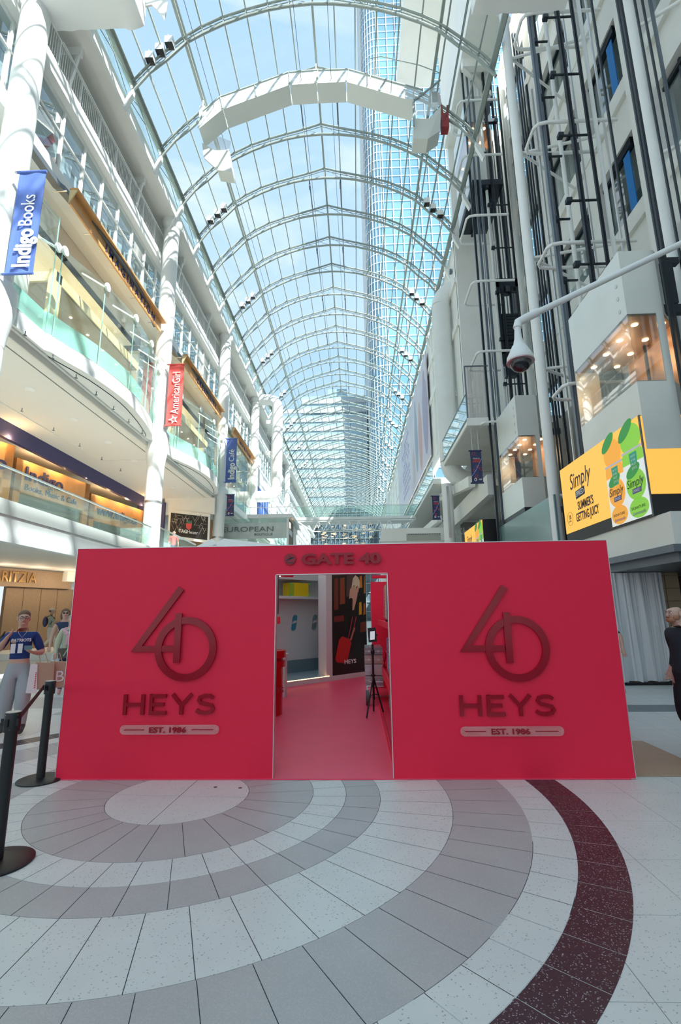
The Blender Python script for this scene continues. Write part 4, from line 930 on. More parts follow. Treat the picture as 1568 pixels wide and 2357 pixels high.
slab(MB(), -.4, 2.7, 2.58, 2.9, 1.0, .6).build('bin_top', 'bootwhite', cb)
m = MB(); m.poly([on(1.95, 2.12, 1.0), on(2.15, 2.3, 1.0), on(2.25, 2.6, 1.0), on(2.0, 2.6, 1.0), on(1.9, 2.12, 1.0)], ED * .05); m.build('bin_divider', 'bootwhite', cb)
for s, c in ((1.45, (.05, .25, .36)), (2.2, (.16, .25, .29))):
    def oval(k, off, th):
        P = []
        for i in range(20):
            a = 2 * math.pi * i / 20; u = .085 * k * math.cos(a); v_ = .085 * k * math.sin(a) + (.13 if math.sin(a) > 0 else -.13)
            P.append(on(s + u + v_ * .18, 1.43 + v_, off))
        m = MB(); m.poly(P, EN * th); return m
    oval(1.18, 1.385, .02).build('window_rim', 'bootwhite', cb); wp = oval(1, 1.378, .01).build('window_picture', mat('sky_print', c, .4), cb)
    m = MB(); m.poly([on(s - .09, 1.40, 1.374), on(s + .06, 1.43, 1.374), on(s + .09, 1.5, 1.374), on(s - .04, 1.47, 1.374)], EN * .003); m.build('cloud_print', 'bootwhite', cb)
m = MB(); P = [on(2.32, .3, 1.1), on(2.7, .2, 1.1), on(2.8, 2.0, 1.1), on(2.62, 1.6, 1.1), on(2.42, 1.0, 1.1)]; m.poly(P, EN * .1); o = m.build('black_drape', mat('black_cloth', (.012, .014, .014), .9)); tag(o, 'black cloth drape beside the white cabin post inside the booth', 'drape')
m = MB(); m.poly([on(1.36, .12, -.01), on(1.46, .12, -.01), on(1.46, 2.9, -.01), on(1.36, 2.9, -.01)], EN * .3); m.poly([on(1.46, .12, .0), on(1.58, .12, .0), on(1.58, 2.9, .0), on(1.46, 2.9, .0)], EN * .06); o = m.build('white_post', 'bootwhite'); tag(o, 'tall white post between the cabin display and the black poster', 'post')
m = MB(); m.poly([on(1.05, 2.14, 1.05), on(1.68, 2.14, 1.05), on(1.68, 2.5, 1.05), on(1.05, 2.5, 1.05)], EN * .35); ys = thing('suitcase', 'yellow hard-shell suitcase lying in the overhead bin', 'suitcase', on(1.3, 2.14, 1.2)); m.build('shell', mat('yellow_shell', (.80, .56, .01), .35), ys)
m = MB()
for s, z in ((1.04, 2.17), (1.04, 2.47), (1.70, 2.17), (1.70, 2.47)): m.tube([on(s, z, 1.03), on(s, z, 1.09)], .03, 8)
m.build('wheel', mat('green_wheel', (.15, .5, .1), .5), ys)
slab(MB(), 1.0, 1.16, 2.16, 2.48, 1.045, .02).build('end_face', mat('olive', (.35, .45, .02), .5), ys)
# poster
po = thing('poster_wall', 'tall black poster of a blond woman pulling a red suitcase', 'poster', on(2.2, 0))
slab(MB(), 1.58, 2.88, .125, 2.85, -.01, .05).build('panel', mat('poster_black', (.010, .008, .008), .35), po)
def pr(pts, col, k=0, nm='print'): m = MB(); m.poly([on(s, z, -.013 - .002 * k) for s, z in pts], EN * .001); m.build(nm, mat('print_ink', col, .5), po)
for q, (s0, s1, z0, z1, c) in enumerate(((1.64, 1.80, 1.75, 2.6, (.16, .03, .015)), (1.85, 2.05, 1.9, 2.62, (.26, .05, .02)), (1.62, 2.0, 1.45, 1.62, (.17, .015, .015)), (2.1, 2.4, 2.1, 2.7, (.09, .05, .045)), (2.62, 2.74, 2.35, 2.7, (.60, .22, .03)), (2.80, 2.86, 2.2, 2.7, (.5, .2, .04)), (2.58, 2.70, 1.62, 1.98, (.62, .36, .02)), (2.44, 2.54, 1.6, 1.95, (.24, .06, .01)), (2.76, 2.85, 1.62, 1.95, (.5, .16, .02)), (2.62, 2.86, 1.15, 1.45, (.14, .03, .01)))):
    pr([(s0, z0), (s1, z0 + .02), (s1 - .01, z1), (s0 + .02, z1 - .03)], c)
pr([(2.22, 2.05), (2.30, 1.98), (2.52, 2.0), (2.55, 1.75), (2.5, 1.3), (2.3, .7), (2.15, .72), (2.2, 1.5)], (.004, .004, .004), 1, 'figure_print')
pr([(2.2, 2.05), (2.24, 2.3), (2.34, 2.4), (2.48, 2.38), (2.54, 2.2), (2.5, 2.05), (2.38, 1.75), (2.32, 1.75), (2.34, 2.05), (2.28, 2.08)], (.62, .38, .26), 2, 'figure_print')
pr([(2.3, 2.35), (2.36, 2.6), (2.46, 2.7), (2.58, 2.64), (2.64, 2.5), (2.62, 2.34), (2.54, 2.42), (2.46, 2.36), (2.4, 2.42)], (.72, .62, .42), 3, 'hair_print')
pr([(2.54, 2.44), (2.60, 2.36), (2.56, 2.22), (2.48, 2.26)], (.62, .38, .26), 3, 'figure_print')
pr([(1.66, .52), (1.80, 1.0), (1.92, 1.08), (2.2, 1.0), (2.26, .9), (2.12, .5), (2.02, .4), (1.72, .44)], (.50, .008, .012), 3, 'suitcase_print')
pr([(2.13, 1.0), (2.15, 1.0), (2.34, 1.58), (2.31, 1.58)], (.5, .03, .08), 4, 'handle_print'); pr([(2.26, 1.0), (2.28, 1.0), (2.48, 1.58), (2.45, 1.58)], (.5, .03, .08), 4, 'handle_print')
pr([(2.2, .98), (2.26, .96), (2.42, 1.28), (2.36, 1.3)], (.4, .16, .1), 5, 'hand_print')
m = MB(); m.text('HEYS', on(1.98, .385, -.03), ED, (0, 0, 1), .10, width=.44, depth=.004, bold=.02); m.build('lettering', 'wtext', po)
# red drum counter
dr = thing('drum_counter', 'glossy red drum-shaped counter with ringed top just inside the doorway', 'counter', (-1.70, 8.7, 0))
M['redgloss'] = mat('gloss_red_plastic', (.55, .004, .010), .25)
m = MB(); m.lathe([(.33, .013), (.33, .78), (.30, .80), (.30, .82)], (-1.64, 8.7, 0), 36); m.build('body', 'redgloss', dr, True)
m = MB(); m.lathe([(.37, .78), (.37, .88), (.33, .885), (.33, .93)], (-1.64, 8.7, 0), 36); m.build('ring', 'redgloss', dr, True)
m = MB(); m.lathe([(.37, .93), (.38, .94), (.38, 1.05), (.0, 1.055)], (-1.64, 8.7, 0), 36, cap=False); m.build('top', 'redgloss', dr, True)
m = MB(); m.text('HEYS', (-1.49, 8.36, .40), (1, .25, 0), (0, 0, 1), .08, width=.25, depth=.004, bold=.02); m.build('lettering', 'redsign', dr)
wb = thing('side_counter', 'small white counter behind the red drum', 'counter', (-1.6, 11.0, 0)); m = MB(); m.box(-1.95, -1.5, 10.3, 10.6, .013, .83); m.build('body', 'bootwhite', wb); m = MB(); m.box(-1.97, -1.48, 10.28, 10.62, .83, .86); m.build('top', 'bootwhite', wb)
# left shelf seen edge-on
ls = thing('display_shelf', 'red wall shelf unit just inside the doorway on the left', 'shelf', (-2, 7, 0))
m = MB(); m.box(-3.07, -1.0, 5.66, 6.06, .013, .26); m.build('plinth', 'red', ls); m = MB(); m.box(-2.2, -1.16, 7.1, 7.4, 1.52, 1.62); m.build('shelf_board', 'red', ls); m = MB(); m.box(-3.07, -2.2, 5.66, 7.4, 1.52, 1.6); m.build('shelf_board', 'red', ls)
hs = thing('suitcase', 'navy suitcase edge hanging above the left shelf inside the doorway', 'suitcase', (-1.25, 7.2, 1.62)); m = MB(); m.box(-1.6, -1.18, 7.15, 7.38, 1.66, 2.35); m.build('shell', 'navy', hs); m = MB(); m.tube([(-1.2, 7.16, 1.64), (-1.2, 7.2, 1.64)], .03, 10); m.build('wheel', 'black', hs)
lm = thing('red_spotlight', 'small red lamp hanging in the cabin display, top left of the doorway', 'lamp', (-1.35, 9.5, 2.5)); m = MB(); m.tube([(-1.6, 9.3, 2.44), (-1.28, 9.6, 2.44)], .07, 12); m.build('housing', 'red', lm); m = MB(); m.bar((-1.5, 9.4, 2.44), (-1.5, 9.4, 2.9), .02); m.build('stem', 'red', lm)
m = MB(); m.lathe([(.03, 0), (.03, .01)], (-1.5, 9.35, 2.37), 8); m.build('bulb', 'lamp', lm)
# right shelf unit
rs = thing('display_shelf', 'long red luggage shelf unit along the right inside the booth', 'shelf', (1, 8, 0))
m = MB(); m.box(.35, 1.3, 5.52, 9.45, .013, .06); m.box(.35, .37, 5.52, 9.45, .06, .085); m.build('plinth', 'red', rs)
m = MB(); m.box(.46, 1.3, 5.52, 11.2, .54, .62); m.box(.44, .47, 5.52, 11.2, .5, .66); m.build('table_board', 'red', rs)
m = MB(); m.box(.46, 1.3, 7.0, 11.2, 1.46, 1.50); m.box(.44, .47, 7.0, 11.2, 1.42, 1.52); m.build('shelf_board', 'red', rs); m = MB(); m.box(1.26, 1.32, 5.5, 11.3, .013, 2.4); m.build('back_panel', 'red', rs)
m = MB(); m.box(.31, 1.35, 11.5, 11.6, .013, 2.38); m.build('end_panel', 'red', rs); m = MB(); m.box(.3, 2.6, 9.9, 10.1, 2.36, 2.41); m.box(.42, 2.6, 5.5, 5.7, 2.3, 2.41); m.build('top_beam', 'red', rs)
def case(x, y, z, w, d, h, col, lab, wheels=True, ribs=0):
    t = thing('suitcase', lab, 'suitcase', (x + w / 2, y + d / 2, z), 'suitcases displayed on the red shelves'); r = .03
    m = MB(); P = [(x + r, z + .04), (x + w - r, z + .04), (x + w, z + .07), (x + w, z + h - r), (x + w - r, z + h), (x + r, z + h), (x, z + h - r), (x, z + .07)]; m.poly([(a, y, b) for a, b in P], (0, d, 0)); m.build('shell', mat('shell', col, .35), t)
    if ribs:
        m = MB()
        for k in range(ribs): zz = z + .1 + k * (h - .14) / ribs; m.box(x - .006, x + w + .006, y + .02, y + d - .02, zz, zz + .012)
        m.build('rib', mat('rib', tuple(min(1, c * 1.25) for c in col), .4), t)['kind'] = 'stuff'
    if wheels:
        for a in (x + .04, x + w - .04): m = MB(); m.tube([(a, y + .02, z + .025), (a, y + .06, z + .025)], .025, 10); m.build('wheel', 'black', t)
    m = MB(); m.tube([(x + .08, y + d / 2, z + h), (x + .08, y + d / 2, z + h + .03), (x + w - .08, y + d / 2, z + h + .03), (x + w - .08, y + d / 2, z + h)], .008, 6); m.build('handle', 'black', t)
case(.48, 9.0, 1.50, .4, .25, .66, (.70, .10, .28), 'pink suitcase on the upper right shelf, deepest inside', True)
case(.48, 8.45, 1.50, .4, .25, .66, (.72, .55, .25), 'cream ribbed suitcase on the upper right shelf, between pink and blue ones', True, 9)
case(.475, 7.95, 1.50, .4, .25, .66, (.18, .26, .42), 'slate blue suitcase on the upper right shelf, nearest the doorway', True)
case(.50, 8.7, .62, .4, .25, .62, (.35, .25, .55), 'lilac suitcase on the red table, behind the patterned one', True)
case(.49, 8.1, .62, .4, .25, .62, (.55, .45, .50), 'multicoloured patterned suitcase on the red table', True, 7)
case(.49, 8.3, .062, .4, .25, .44, (.34, .31, .27), 'grey ribbed suitcase under the red table', True, 6)
case(.465, 7.3, .062, .4, .25, .44, (.20, .12, .30), 'purple suitcase under the red table nearest the doorway', True)
for q in range(3):
    t = thing('folded_fan', 'red openwork ornament standing on the red table, %s' % ('nearest the doorway', 'middle of three', 'farthest of three')[q], 'ornament', (.53, 9.0 + q * .5, .62), 'red ornaments on the table')
    m = MB(); m.tube([(.53 + .02 * math.sin(a * 3), 9.0 + q * .5 + .1 * math.cos(a), .8 + .16 * math.sin(a)) for a in [i * math.pi / 8 for i in range(16)]], .012, 6, closed=True); m.build('ring', 'red', t); m = MB(); m.bar((.53, 9.0 + q * .5, .62), (.53, 9.0 + q * .5, .95), .015); m.build('stem', 'red', t)
# luggage trolley with silver cases
tr_ = thing('luggage_trolley', 'chrome luggage trolley with grey tyres behind the black tripod', 'trolley', (.4, 10, 0))
for q, (x, y) in enumerate(((.12, 9.45), (.62, 9.6))): m = MB(); m.tube([(x, y, .145), (x + .06, y, .145)], .13, 20); m.build('wheel', mat('tyre', (.13, .13, .14), .7), tr_)
m = MB(); m.tube([(.2, 9.5, .145), (.62, 9.6, .145)], .012, 8); m.tube([(.15, 9.7, .3), (.45, 9.7, .3), (.45, 10.6, .3), (.15, 10.6, .3)], .015, 8, closed=True); m.tube([(.15, 10.6, .3), (.15, 10.7, 1.0), (.45, 10.7, 1.0), (.45, 10.6, .3)], .015, 8); m.tube([(.2, 9.55, .4), (.45, 9.55, .4)], .012, 8); m.tube([(.15, 9.7, .3), (.15, 9.6, .145)], .012, 6); m.build('frame', 'chrome', tr_)
for q, (z, h, c) in enumerate(((.32, .17, (.45, .43, .45)), (.50, .2, (.55, .55, .58)), (.71, .16, (.48, .38, .33)), (.88, .13, (.30, .28, .30)))):
    t = thing('metal_case', 'silver ribbed metal case in the trolley stack, %s' % ('bottom one', 'second from the bottom', 'third from the bottom', 'top one')[q], 'case', (.3, 10, z), 'metal cases stacked on the trolley')
    m = MB(); m.box(.12, .46, 9.72, 10.5, z, z + h); m.build('body', mat('case_metal', c, .3, .7), t)
    m = MB(); m.box(.115, .465, 9.715, 10.505, z + h * .45, z + h * .52); m.build('seam', 'chrome', t)
    for s in (.18, .36): m = MB(); m.box(s, s + .04, 9.70, 9.72, z + h * .35, z + h * .62); m.build('latch', 'chrome', t)
# tripod with phone
tp = thing('phone_tripod', 'black tripod holding a lit phone, standing on the red floor', 'tripod', (.24, 8.6, 0))
m = MB(); m.tube([(.24, 8.6, .25), (.24, 8.6, 1.14)], .02, 10); m.build('centre_column', 'black', tp)
for dx, dy in ((-.13, -.3), (.16, -.05), (.0, .25)): m = MB(); m.tube([(.24, 8.6, .62), (.24 + dx, 8.6 + dy, .02)], .014, 8); m.build('leg', 'black', tp); m = MB(); m.tube([(.24, 8.6, .34), (.24 + dx * .5, 8.6 + dy * .5, .32)], .007, 6); m.build('brace', 'black', tp)
m = MB(); m.lathe([(.03, 0), (.035, .05), (.02, .08)], (.24, 8.6, .98), 12); m.lathe([(.04, 0), (.04, .03)], (.24, 8.6, .62), 12); m.build('collar', 'black', tp)
m = MB(); m.bar((.17, 8.62, 1.29), (.31, 8.60, 1.30), .015, .24); m.box(.31, .33, 8.58, 8.62, 1.28, 1.31); m.build('holder', 'black', tp)
m = MB(); m.poly([(.20, 8.608, 1.21), (.28, 8.60, 1.22), (.285, 8.60, 1.36), (.205, 8.608, 1.35)], (0, -.004, 0)); m.build('lit_display', mat('phone_glow', (.3, .3, .33), .4, emit=(.35, .37, .42), estr=.6), tp)
# ================================================================ STANCHIONS
def stanchion(x, y, lab, r=.17):
    t = thing('barrier_post', lab, 'barrier post', (x, y, 0), 'black queue barrier posts')
    m = MB(); m.lathe([(r * 1.0, 0), (r, .012), (r - .02, .02), (.05, .026)], (x, y, 0), 40); m.build('base_plate', 'black', t, True)
    m = MB(); m.lathe([(.041, .02), (.041, .90)], (x, y, 0), 24); m.build('pole', 'black', t, True)
    m = MB(); m.lathe([(.054, .85), (.054, .975), (.052, .98)], (x, y, 0), 28); m.build('belt_head', 'black', t, True)
    m = MB(); m.lathe([(.051, .978), (.048, .984), (.0, .985)], (x, y, 0), 28, cap=False); m.build('top_cap', mat('cap_grey', (.42, .42, .40), .35, .3), t, True)
    for k in range(3):
        a = math.radians(200 + 70 * k); m = MB(); m.box(x + .056 * math.cos(a) - .012, x + .056 * math.cos(a) + .012, y + .056 * math.sin(a) - .012, y + .056 * math.sin(a) + .012, .89, .94); m.build('belt_clip', 'black', t)
    m = MB()
    for k in range(8):
        a = math.radians(20 + 45 * k); m.lathe([(.002, -.002), (.002, .002)], (x + .0545 * math.cos(a), y + .0545 * math.sin(a), .965 if k % 2 else .87), 6)
    m.build('screw', 'chrome', t)
    return t
stanchion(-2.52, 3.68, 'black belt barrier post nearest the camera at the left edge', .235); stanchion(-3.33, 5.40, 'black belt barrier post beside the left corner of the red booth', .22)
m = MB(); m.poly([(-3.37, 5.35, .95), (-3.37, 5.35, .90), (-2.53, 3.73, .88), (-2.53, 3.73, .93)], (.003, .002, 0)); o = m.build('barrier_belt', mat('belt', (.05, .035, .035), .8)); tag(o, 'dark retractable belt stretched between the two black barrier posts', 'belt')
# ================================================================ HANGING AND BACKGROUND THINGS
def banner(x0, x1, y, z0, z1, m_, lab, txt=None, tcol='wtext', cat='banner'):
    t = thing('banner', lab, cat, ((x0 + x1) / 2, y, z0), 'hanging column banners')
    m = MB(); n = 8; A = [(x0 + (x1 - x0) * i / n, y + .02 * math.sin(i * 1.1), z0 + .03) for i in range(n + 1)]; B = [(x0 + (x1 - x0) * i / n, y + .012 * math.sin(i * .9), z1 - .03) for i in range(n + 1)]; m.sheet(A, B); m.sheet([(a, b + .01, c) for a, b, c in A], [(a, b + .01, c) for a, b, c in B]); m.build('cloth', m_, t)
    for z in (z0, z1): m = MB(); m.tube([(x0 - .06, y, z), (x1 + .02, y, z)], .035, 10); m.build('pole', m_ if z == z0 else 'blue' if m_ == 'blue' else m_, t)
    for z in (z0, z1):
        m = MB(); m.bar((x0 - .12, y, z), (x0 + .02, y, z), .05) if x0 < 0 else m.bar((x1, y, z), (x1 + (.2 if y > 25 else .02), y, z), .04)
        if x0 > 0 and y < 25 and z == z1: m.bar((x0 + .1, y, z), (x0 + .1, y, 9.6), .02); m.bar((x1 - .1, y, z), (x1 - .1, y, 9.6), .02)
        m.build('clamp', 'chrome', t)
    if txt:
        for (s, xb, zb, L, h, bo) in txt:
            m = MB(); m.text(s, (xb, y - .035, zb), (0, 0, 1), (-1, 0, 0), h, width=L, depth=.01, bold=bo); m.build('lettering', tcol, t)
    return t
banner(-8.62, -7.92, 10.32, 10.02, 13.05, 'blue', 'blue bookshop banner on the nearest left column', [('Indigo', -8.02, 10.18, 1.1, .42, .035), ('Books', -8.08, 11.38, .92, .36, 0)])
M['coral'] = mat('coral_red_fabric', (.72, .10, .09), .8)
b2 = banner(-8.66, -7.95, 20.72, 10.2, 13.26, 'coral', 'coral red banner with a white star on the second left column', [('AmericanGirl', -8.10, 10.75, 2.1, .36, 0)])
m = MB(); st_ = []
for i in range(10): a = math.pi / 2 + i * math.pi / 5 + math.pi / 2; r = .24 if i % 2 == 0 else .10; st_.append((-8.29 + r * math.cos(a), 20.68, 10.48 + r * math.sin(a)))
m.poly(st_, (0, .01, 0)); m.build('star_print', 'wtext', b2)
m = MB(); st_ = [(-8.29 + (a[0] + 8.29) * .42, 20.67, 10.48 + (a[2] - 10.48) * .42) for a in st_]; m.poly(st_, (0, .005, 0)); m.build('star_outline', 'coral', b2)
banner(-8.70, -8.0, 31.12, 10.36, 13.44, 'blue', 'blue cafe banner on the third left column', [('Indigo', -8.1, 10.55, 1.15, .42, .035), ('Café', -8.15, 11.8, .85, .36, 0)])
M['nightnavy'] = mat('night_navy', (.035, .05, .13), .7)
def team(x0, x1, y, z0, z1, lab):
    t = banner(x0, x1, y, z0, z1, 'nightnavy', lab); w = x1 - x0; h = z1 - z0
    m = MB(); m.text('HOME OF', (x0 + w * .2, y - .03, z0 + h * .74), (1, 0, 0), (0, 0, 1), h * .03, width=w * .6, depth=.01); m.build('lettering', 'wtext', t)
    m = MB(); m.text('TEAM', (x0 + w * .22, y - .03, z0 + h * .685), (1, 0, 0), (0, 0, 1), h * .04, width=w * .58, depth=.01, bold=.03); m.text('CANADA', (x0 + w * .15, y - .03, z0 + h * .63), (1, 0, 0), (0, 0, 1), h * .04, width=w * .72, depth=.01, bold=.03)
    for cx, cz, r in ((.3, .9, .12), (.6, .5, .1), (.85, .42, .1), (.4, .2, .12), (.25, .38, .08)): m.tube([(x0 + w * (cx + r * (1 + .4 * (i % 2)) * math.cos(i * .7)), y - .03, z0 + h * cz + w * r * (1 + .4 * (i % 2)) * math.sin(i * .7)) for i in range(9)], .008, 4, closed=True)
    m.build('red_print', 'coral', t)
    m = MB(); m.tube([(x0 + w * .0, y - .03, z0 + h * .2), (x0 + w * .45, y - .03, z0 + h * .4), (x0 + w * .95, y - .03, z0 + h * .75)], .012, 4); m.build('streak_print', mat('streak', (.2, .4, .9), .5), t)
    m = MB(); m.text('CF', (x0 + w * .62, y - .03, z0 + h * .08), (1, 0, 0), (0, 0, 1), h * .04, width=w * .25, depth=.01, bold=.03); m.tube([(x0 + w * (.32 + .09 * math.cos(a)), y - .03, z0 + h * .1 + w * .13 * math.sin(a)) for a in [i * .7 for i in range(9)]], .014, 5, closed=True); m.build('crest_print', 'wtext', t)
team(-8.54, -8.05, 31.1, 8.08, 9.5, 'small navy TEAM CANADA banner under the blue cafe banner')
team(4.95, 5.42, 20.1, 7.02, 8.45, 'navy TEAM CANADA banner beside the lift rails, nearer one on the right'); team(4.2, 4.6, 26.2, 6.65, 7.95, 'navy TEAM CANADA banner beside the round column, farther one on the right')
M['haze'] = glassmat('parapet_glass', (.9, .93, .93), base=.05, haze=.5, hazecol=(.85, .88, .87))
# maintenance gantry
ga = thing('maintenance_gantry', 'white segmented maintenance gantry arching under the glass vault', 'gantry', (-1.4, 17.8, 24))
bp = [(-6.66, 22.78), (-5.6, 23.78), (-2.62, 24.97), (-1.4, 25.0), (-.07, 24.99), (2.9, 23.75)]
tpz = [(-6.5, 23.7), (-5.75, 24.45), (-2.66, 25.66), (-1.35, 25.70), (.05, 25.66), (3.3, 24.3)]
M['gpanel'] = mat('gantry_panel', (.74, .77, .72), .5)
for i in range(5):
    (x0, z0), (x1, z1) = bp[i], bp[i + 1]; g = .02
    m = MB(); m.poly([(x0 + g, 17.37, z0), (x1 - g, 17.37, z1), (x1 - g, 18.26, z1), (x0 + g, 18.26, z0)], (0, 0, .12)); m.build('floor_panel', 'gpanel', ga)
    (a0, c0), (a1, c1) = tpz[i], tpz[i + 1]; n = 2 if abs(x1 - x0) > 2 else 1
    for q in range(n):
        f = lambda p, r, t: (p[0] + (r[0] - p[0]) * t, p[1] + (r[1] - p[1]) * t)
        pa, pb, pc, pd = f(bp[i], bp[i + 1], q / n), f(bp[i], bp[i + 1], (q + 1) / n), f(tpz[i], tpz[i + 1], (q + 1) / n), f(tpz[i], tpz[i + 1], q / n)
        for yy in (17.35, 18.28): m = MB(); m.add([(p[0], yy, p[1] + (.1 if k < 2 else 0)) for k, p in enumerate((pa, pb, pc, pd))], [(0, 1, 2, 3)]); m.build('parapet_panel', 'haze', ga) if True else 0
        m = MB(); m.bar((pd[0], 17.34, pd[1]), (pc[0], 17.34, pc[1]), .05); m.bar((pa[0], 17.34, pa[1]), (pd[0], 17.34, pd[1]), .04); m.build('rail', 'steelwhite', ga)
m = MB(); m.poly([(-6.7, 18.0, 22.75), (-6.15, 18.2, 22.5), (-6.05, 18.3, 21.6), (-6.6, 18.05, 22.0)], (0, .1, 0)); m.build('end_panel', 'gpanel', ga)
m = MB(); m.poly([(-6.14, 18.2, 22.52), (-5.5, 18.2, 22.50), (-5.36, 18.35, 21.45), (-6.05, 18.35, 21.6)], (0, .6, 0)); m.build('end_panel', 'gpanel', ga)
m = MB(); m.add([(-6.6, 18.3, 22.8), (-6.1, 18.3, 22.55), (-5.5, 18.3, 22.55), (-5.45, 18.3, 23.1), (-6.2, 18.3, 23.5)], [(0, 1, 2, 3, 4)]); m.build('parapet_panel', 'haze', ga)
m = MB(); m.poly([(2.9, 17.6, 23.1), (3.55, 17.6, 23.05), (3.5, 17.8, 22.2), (2.85, 17.8, 22.25)], (0, .7, 0)); m.build('end_panel', 'gpanel', ga)
m = MB(); m.poly([(3.55, 17.6, 23.05), (4.1, 17.5, 23.6), (4.05, 17.8, 22.6), (3.5, 17.8, 22.2)], (0, .7, 0)); m.build('end_panel', 'gpanel', ga)
m = MB(); m.add([(2.92, 17.5, 23.9), (4.1, 17.5, 24.9), (4.12, 17.5, 23.65), (3.55, 17.5, 23.1), (2.92, 17.5, 23.15)], [(0, 1, 2, 3, 4)]); m.build('parapet_panel', 'haze', ga)
m = MB(); m.bar((2.9, 17.45, 23.85), (4.12, 17.45, 24.95), .06); m.bar((2.88, 17.45, 23.9), (2.85, 17.45, 22.5), .08); m.build('rail', 'steelwhite', ga)
for x, z in ((-6.6, 24.5), (-1.45, 26.3), (3.85, 24.7)):
    m = MB(); m.box(x - .12, x + .12, 17.5, 17.75, z - .9, z - .3); m.bar((x, 17.6, z - .5), (x, 17.6, z + .1), .05); m.build('hanger', 'white', ga)
m = MB(); m.tube([(1.0, 17.2, 24.9), (1.0, 17.2, 26.0), (1.5, 17.2, 26.1), (3.2, 17.2, 25.5), (4.1, 17.2, 25.0)], .02, 6); m.build('hose', 'steelwhite', ga)
rd = thing('hoist_motor', 'red hoist unit at the right end of the maintenance gantry', 'hoist', (4.3, 18, 23.5))
m = MB(); m.box(4.18, 4.5, 17.9, 18.3, 22.95, 23.7); m.build('housing', mat('hoist_red', (.35, .03, .03), .5), rd); m = MB(); m.bar((4.25, 18, 23.7), (4.12, 18, 24.9), .1); m.bar((4.45, 18, 23.7), (4.5, 18, 24.2), .08); m.build('arm', mat('rust', (.28, .08, .03), .7), rd)
# wrapped beams
def wrapped(x0, x1, y0, y1, z0, z1, lab, tail):
    t = thing('wrapped_beam', lab, 'wrapped beam', ((x0 + x1) / 2, y0, z0), 'beams wrapped in white plastic')
    n = 18; rng = random.Random(int(x0 * 10)); rings_ = []
    for i in range(n + 1):
        x = x0 + (x1 - x0) * i / n; r = []
        for (dy, dz) in ((0, 0), (.33, -.04), (.66, -.02), (1, 0), (1, .5), (1, 1), (.5, 1), (0, 1), (0, .5)):
            r.append((x + rng.uniform(-.02, .02), y0 + (y1 - y0) * dy + rng.uniform(-.02, .02), z0 + (z1 - z0) * dz + rng.uniform(-.02, .02) - (.12 * math.sin(i * .9) if dz == 0 and tail and i > n - 5 else 0)))
        rings_.append(r)
    m = MB(); k = 9
    for r in rings_: m.v += r
    fs = [(i * k + j, i * k + (j + 1) % k, (i + 1) * k + (j + 1) % k, (i + 1) * k + j) for i in range(n) for j in range(k)] + [tuple(range(k))[::-1], tuple(n * k + j for j in range(k))]
    m.f += fs; m.m += [0] * len(fs); m.build('plastic_sheet', 'fabric', t, True)
    m = MB(); m.box(x0 - (.3 if tail else 0), x1 + (0 if tail else 1.5), (y0 + y1) / 2 - .1, (y0 + y1) / 2 + .1, z1 - .5, z1 - .2); m.build('steel_beam', 'white', t)
    return t
wt = wrapped(-8.85, -6.15, 10.3, 11.2, 19.15, 20.5, 'white plastic-wrapped beam with a torn flap at the upper left', True)
m = MB(); P = [(x, 11.15, z) for x, z in ((-6.2, 20.4), (-5.6, 20.6), (-5.45, 20.0), (-5.52, 19.35), (-5.75, 19.7), (-5.95, 19.95), (-6.2, 19.9))]; m.poly(P, (0, .05, 0)); m.build('loose_flap', 'fabric', wt)
wrapped(3.72, 6.4, 10.3, 11.2, 18.95, 19.7, 'white plastic-wrapped beam end at the upper right, by the lift rails', False)
# footbridge
br = thing('footbridge', 'white trussed glass footbridge crossing the hall in the distance', 'bridge', (0, 40, 9.4))
m = MB(); m.box(-9.0, 5.0, 39.9, 42.4, 9.4, 9.62); m.build('deck', 'white', br)
for k in range(7):
    m = MB(); m.box(-5.0 + k * 1.45, -3.6 + k * 1.45, 39.95, 39.98, 9.62, 10.55); m.build('glass_panel', 'gglass', br)
m = MB(); m.box(-9, 5.1, 39.93, 39.99, 10.55, 10.6); m.box(-5, 5.1, 42.3, 42.34, 10.3, 10.34); m.build('top_rail', 'chrome', br)
m = MB(); m.bar((-3.6, 40, 8.42), (3.2, 40, 8.42), .09); m.bar((-5.0, 40, 9.35), (-3.6, 40, 8.42), .09); m.bar((5.0, 40, 9.35), (3.2, 40, 8.42), .09); m.bar((-5, 40, 9.3), (5, 40, 9.3), .08); m.build('chord', 'white', br)
for k in range(8): m = MB(); x = -3.6 + k * .85; m.bar((x, 40, 8.42), (x + .42, 40, 9.3), .06); m.bar((x + .42, 40, 9.3), (x + .85, 40, 8.42), .06); m.build('web_brace', 'white', br)
# boutique pavilion
ks = thing('boutique_pavilion', 'pale marble-glass pavilion lettered EUROPEAN BOUTIQUE, left of the footbridge', 'kiosk', (-7, 34, 6))
m = MB(); m.box(-7.8, -4.55, 33.9, 39.5, 8.46, 8.72); m.build('roof_slab', 'white', ks)
m = MB(); m.box(-9.85, -4.86, 33.98, 34.05, 6.98, 8.1); m.build('sign_panel', mat('marble_glass', (.62, .68, .64), .25, noise=.12, nscale=2), ks); m = MB(); m.box(-9.85, -4.86, 34.0, 34.03, 8.1, 8.42); m.box(-9.85, -4.86, 34.0, 34.03, 4.3, 6.98); m.build('glass_panel', 'gglass', ks)
m = MB(); m.text('EUROPEAN', (-9.6, 33.96, 7.48), (1, 0, 0), (0, 0, 1), .36, width=3.7, depth=.02); m.text('BOUTIQUE', (-7.25, 33.96, 7.18), (1, 0, 0), (0, 0, 1), .17, width=1.3, depth=.02); m.build('lettering', mat('grey_letter', (.18, .22, .2), .5), ks)
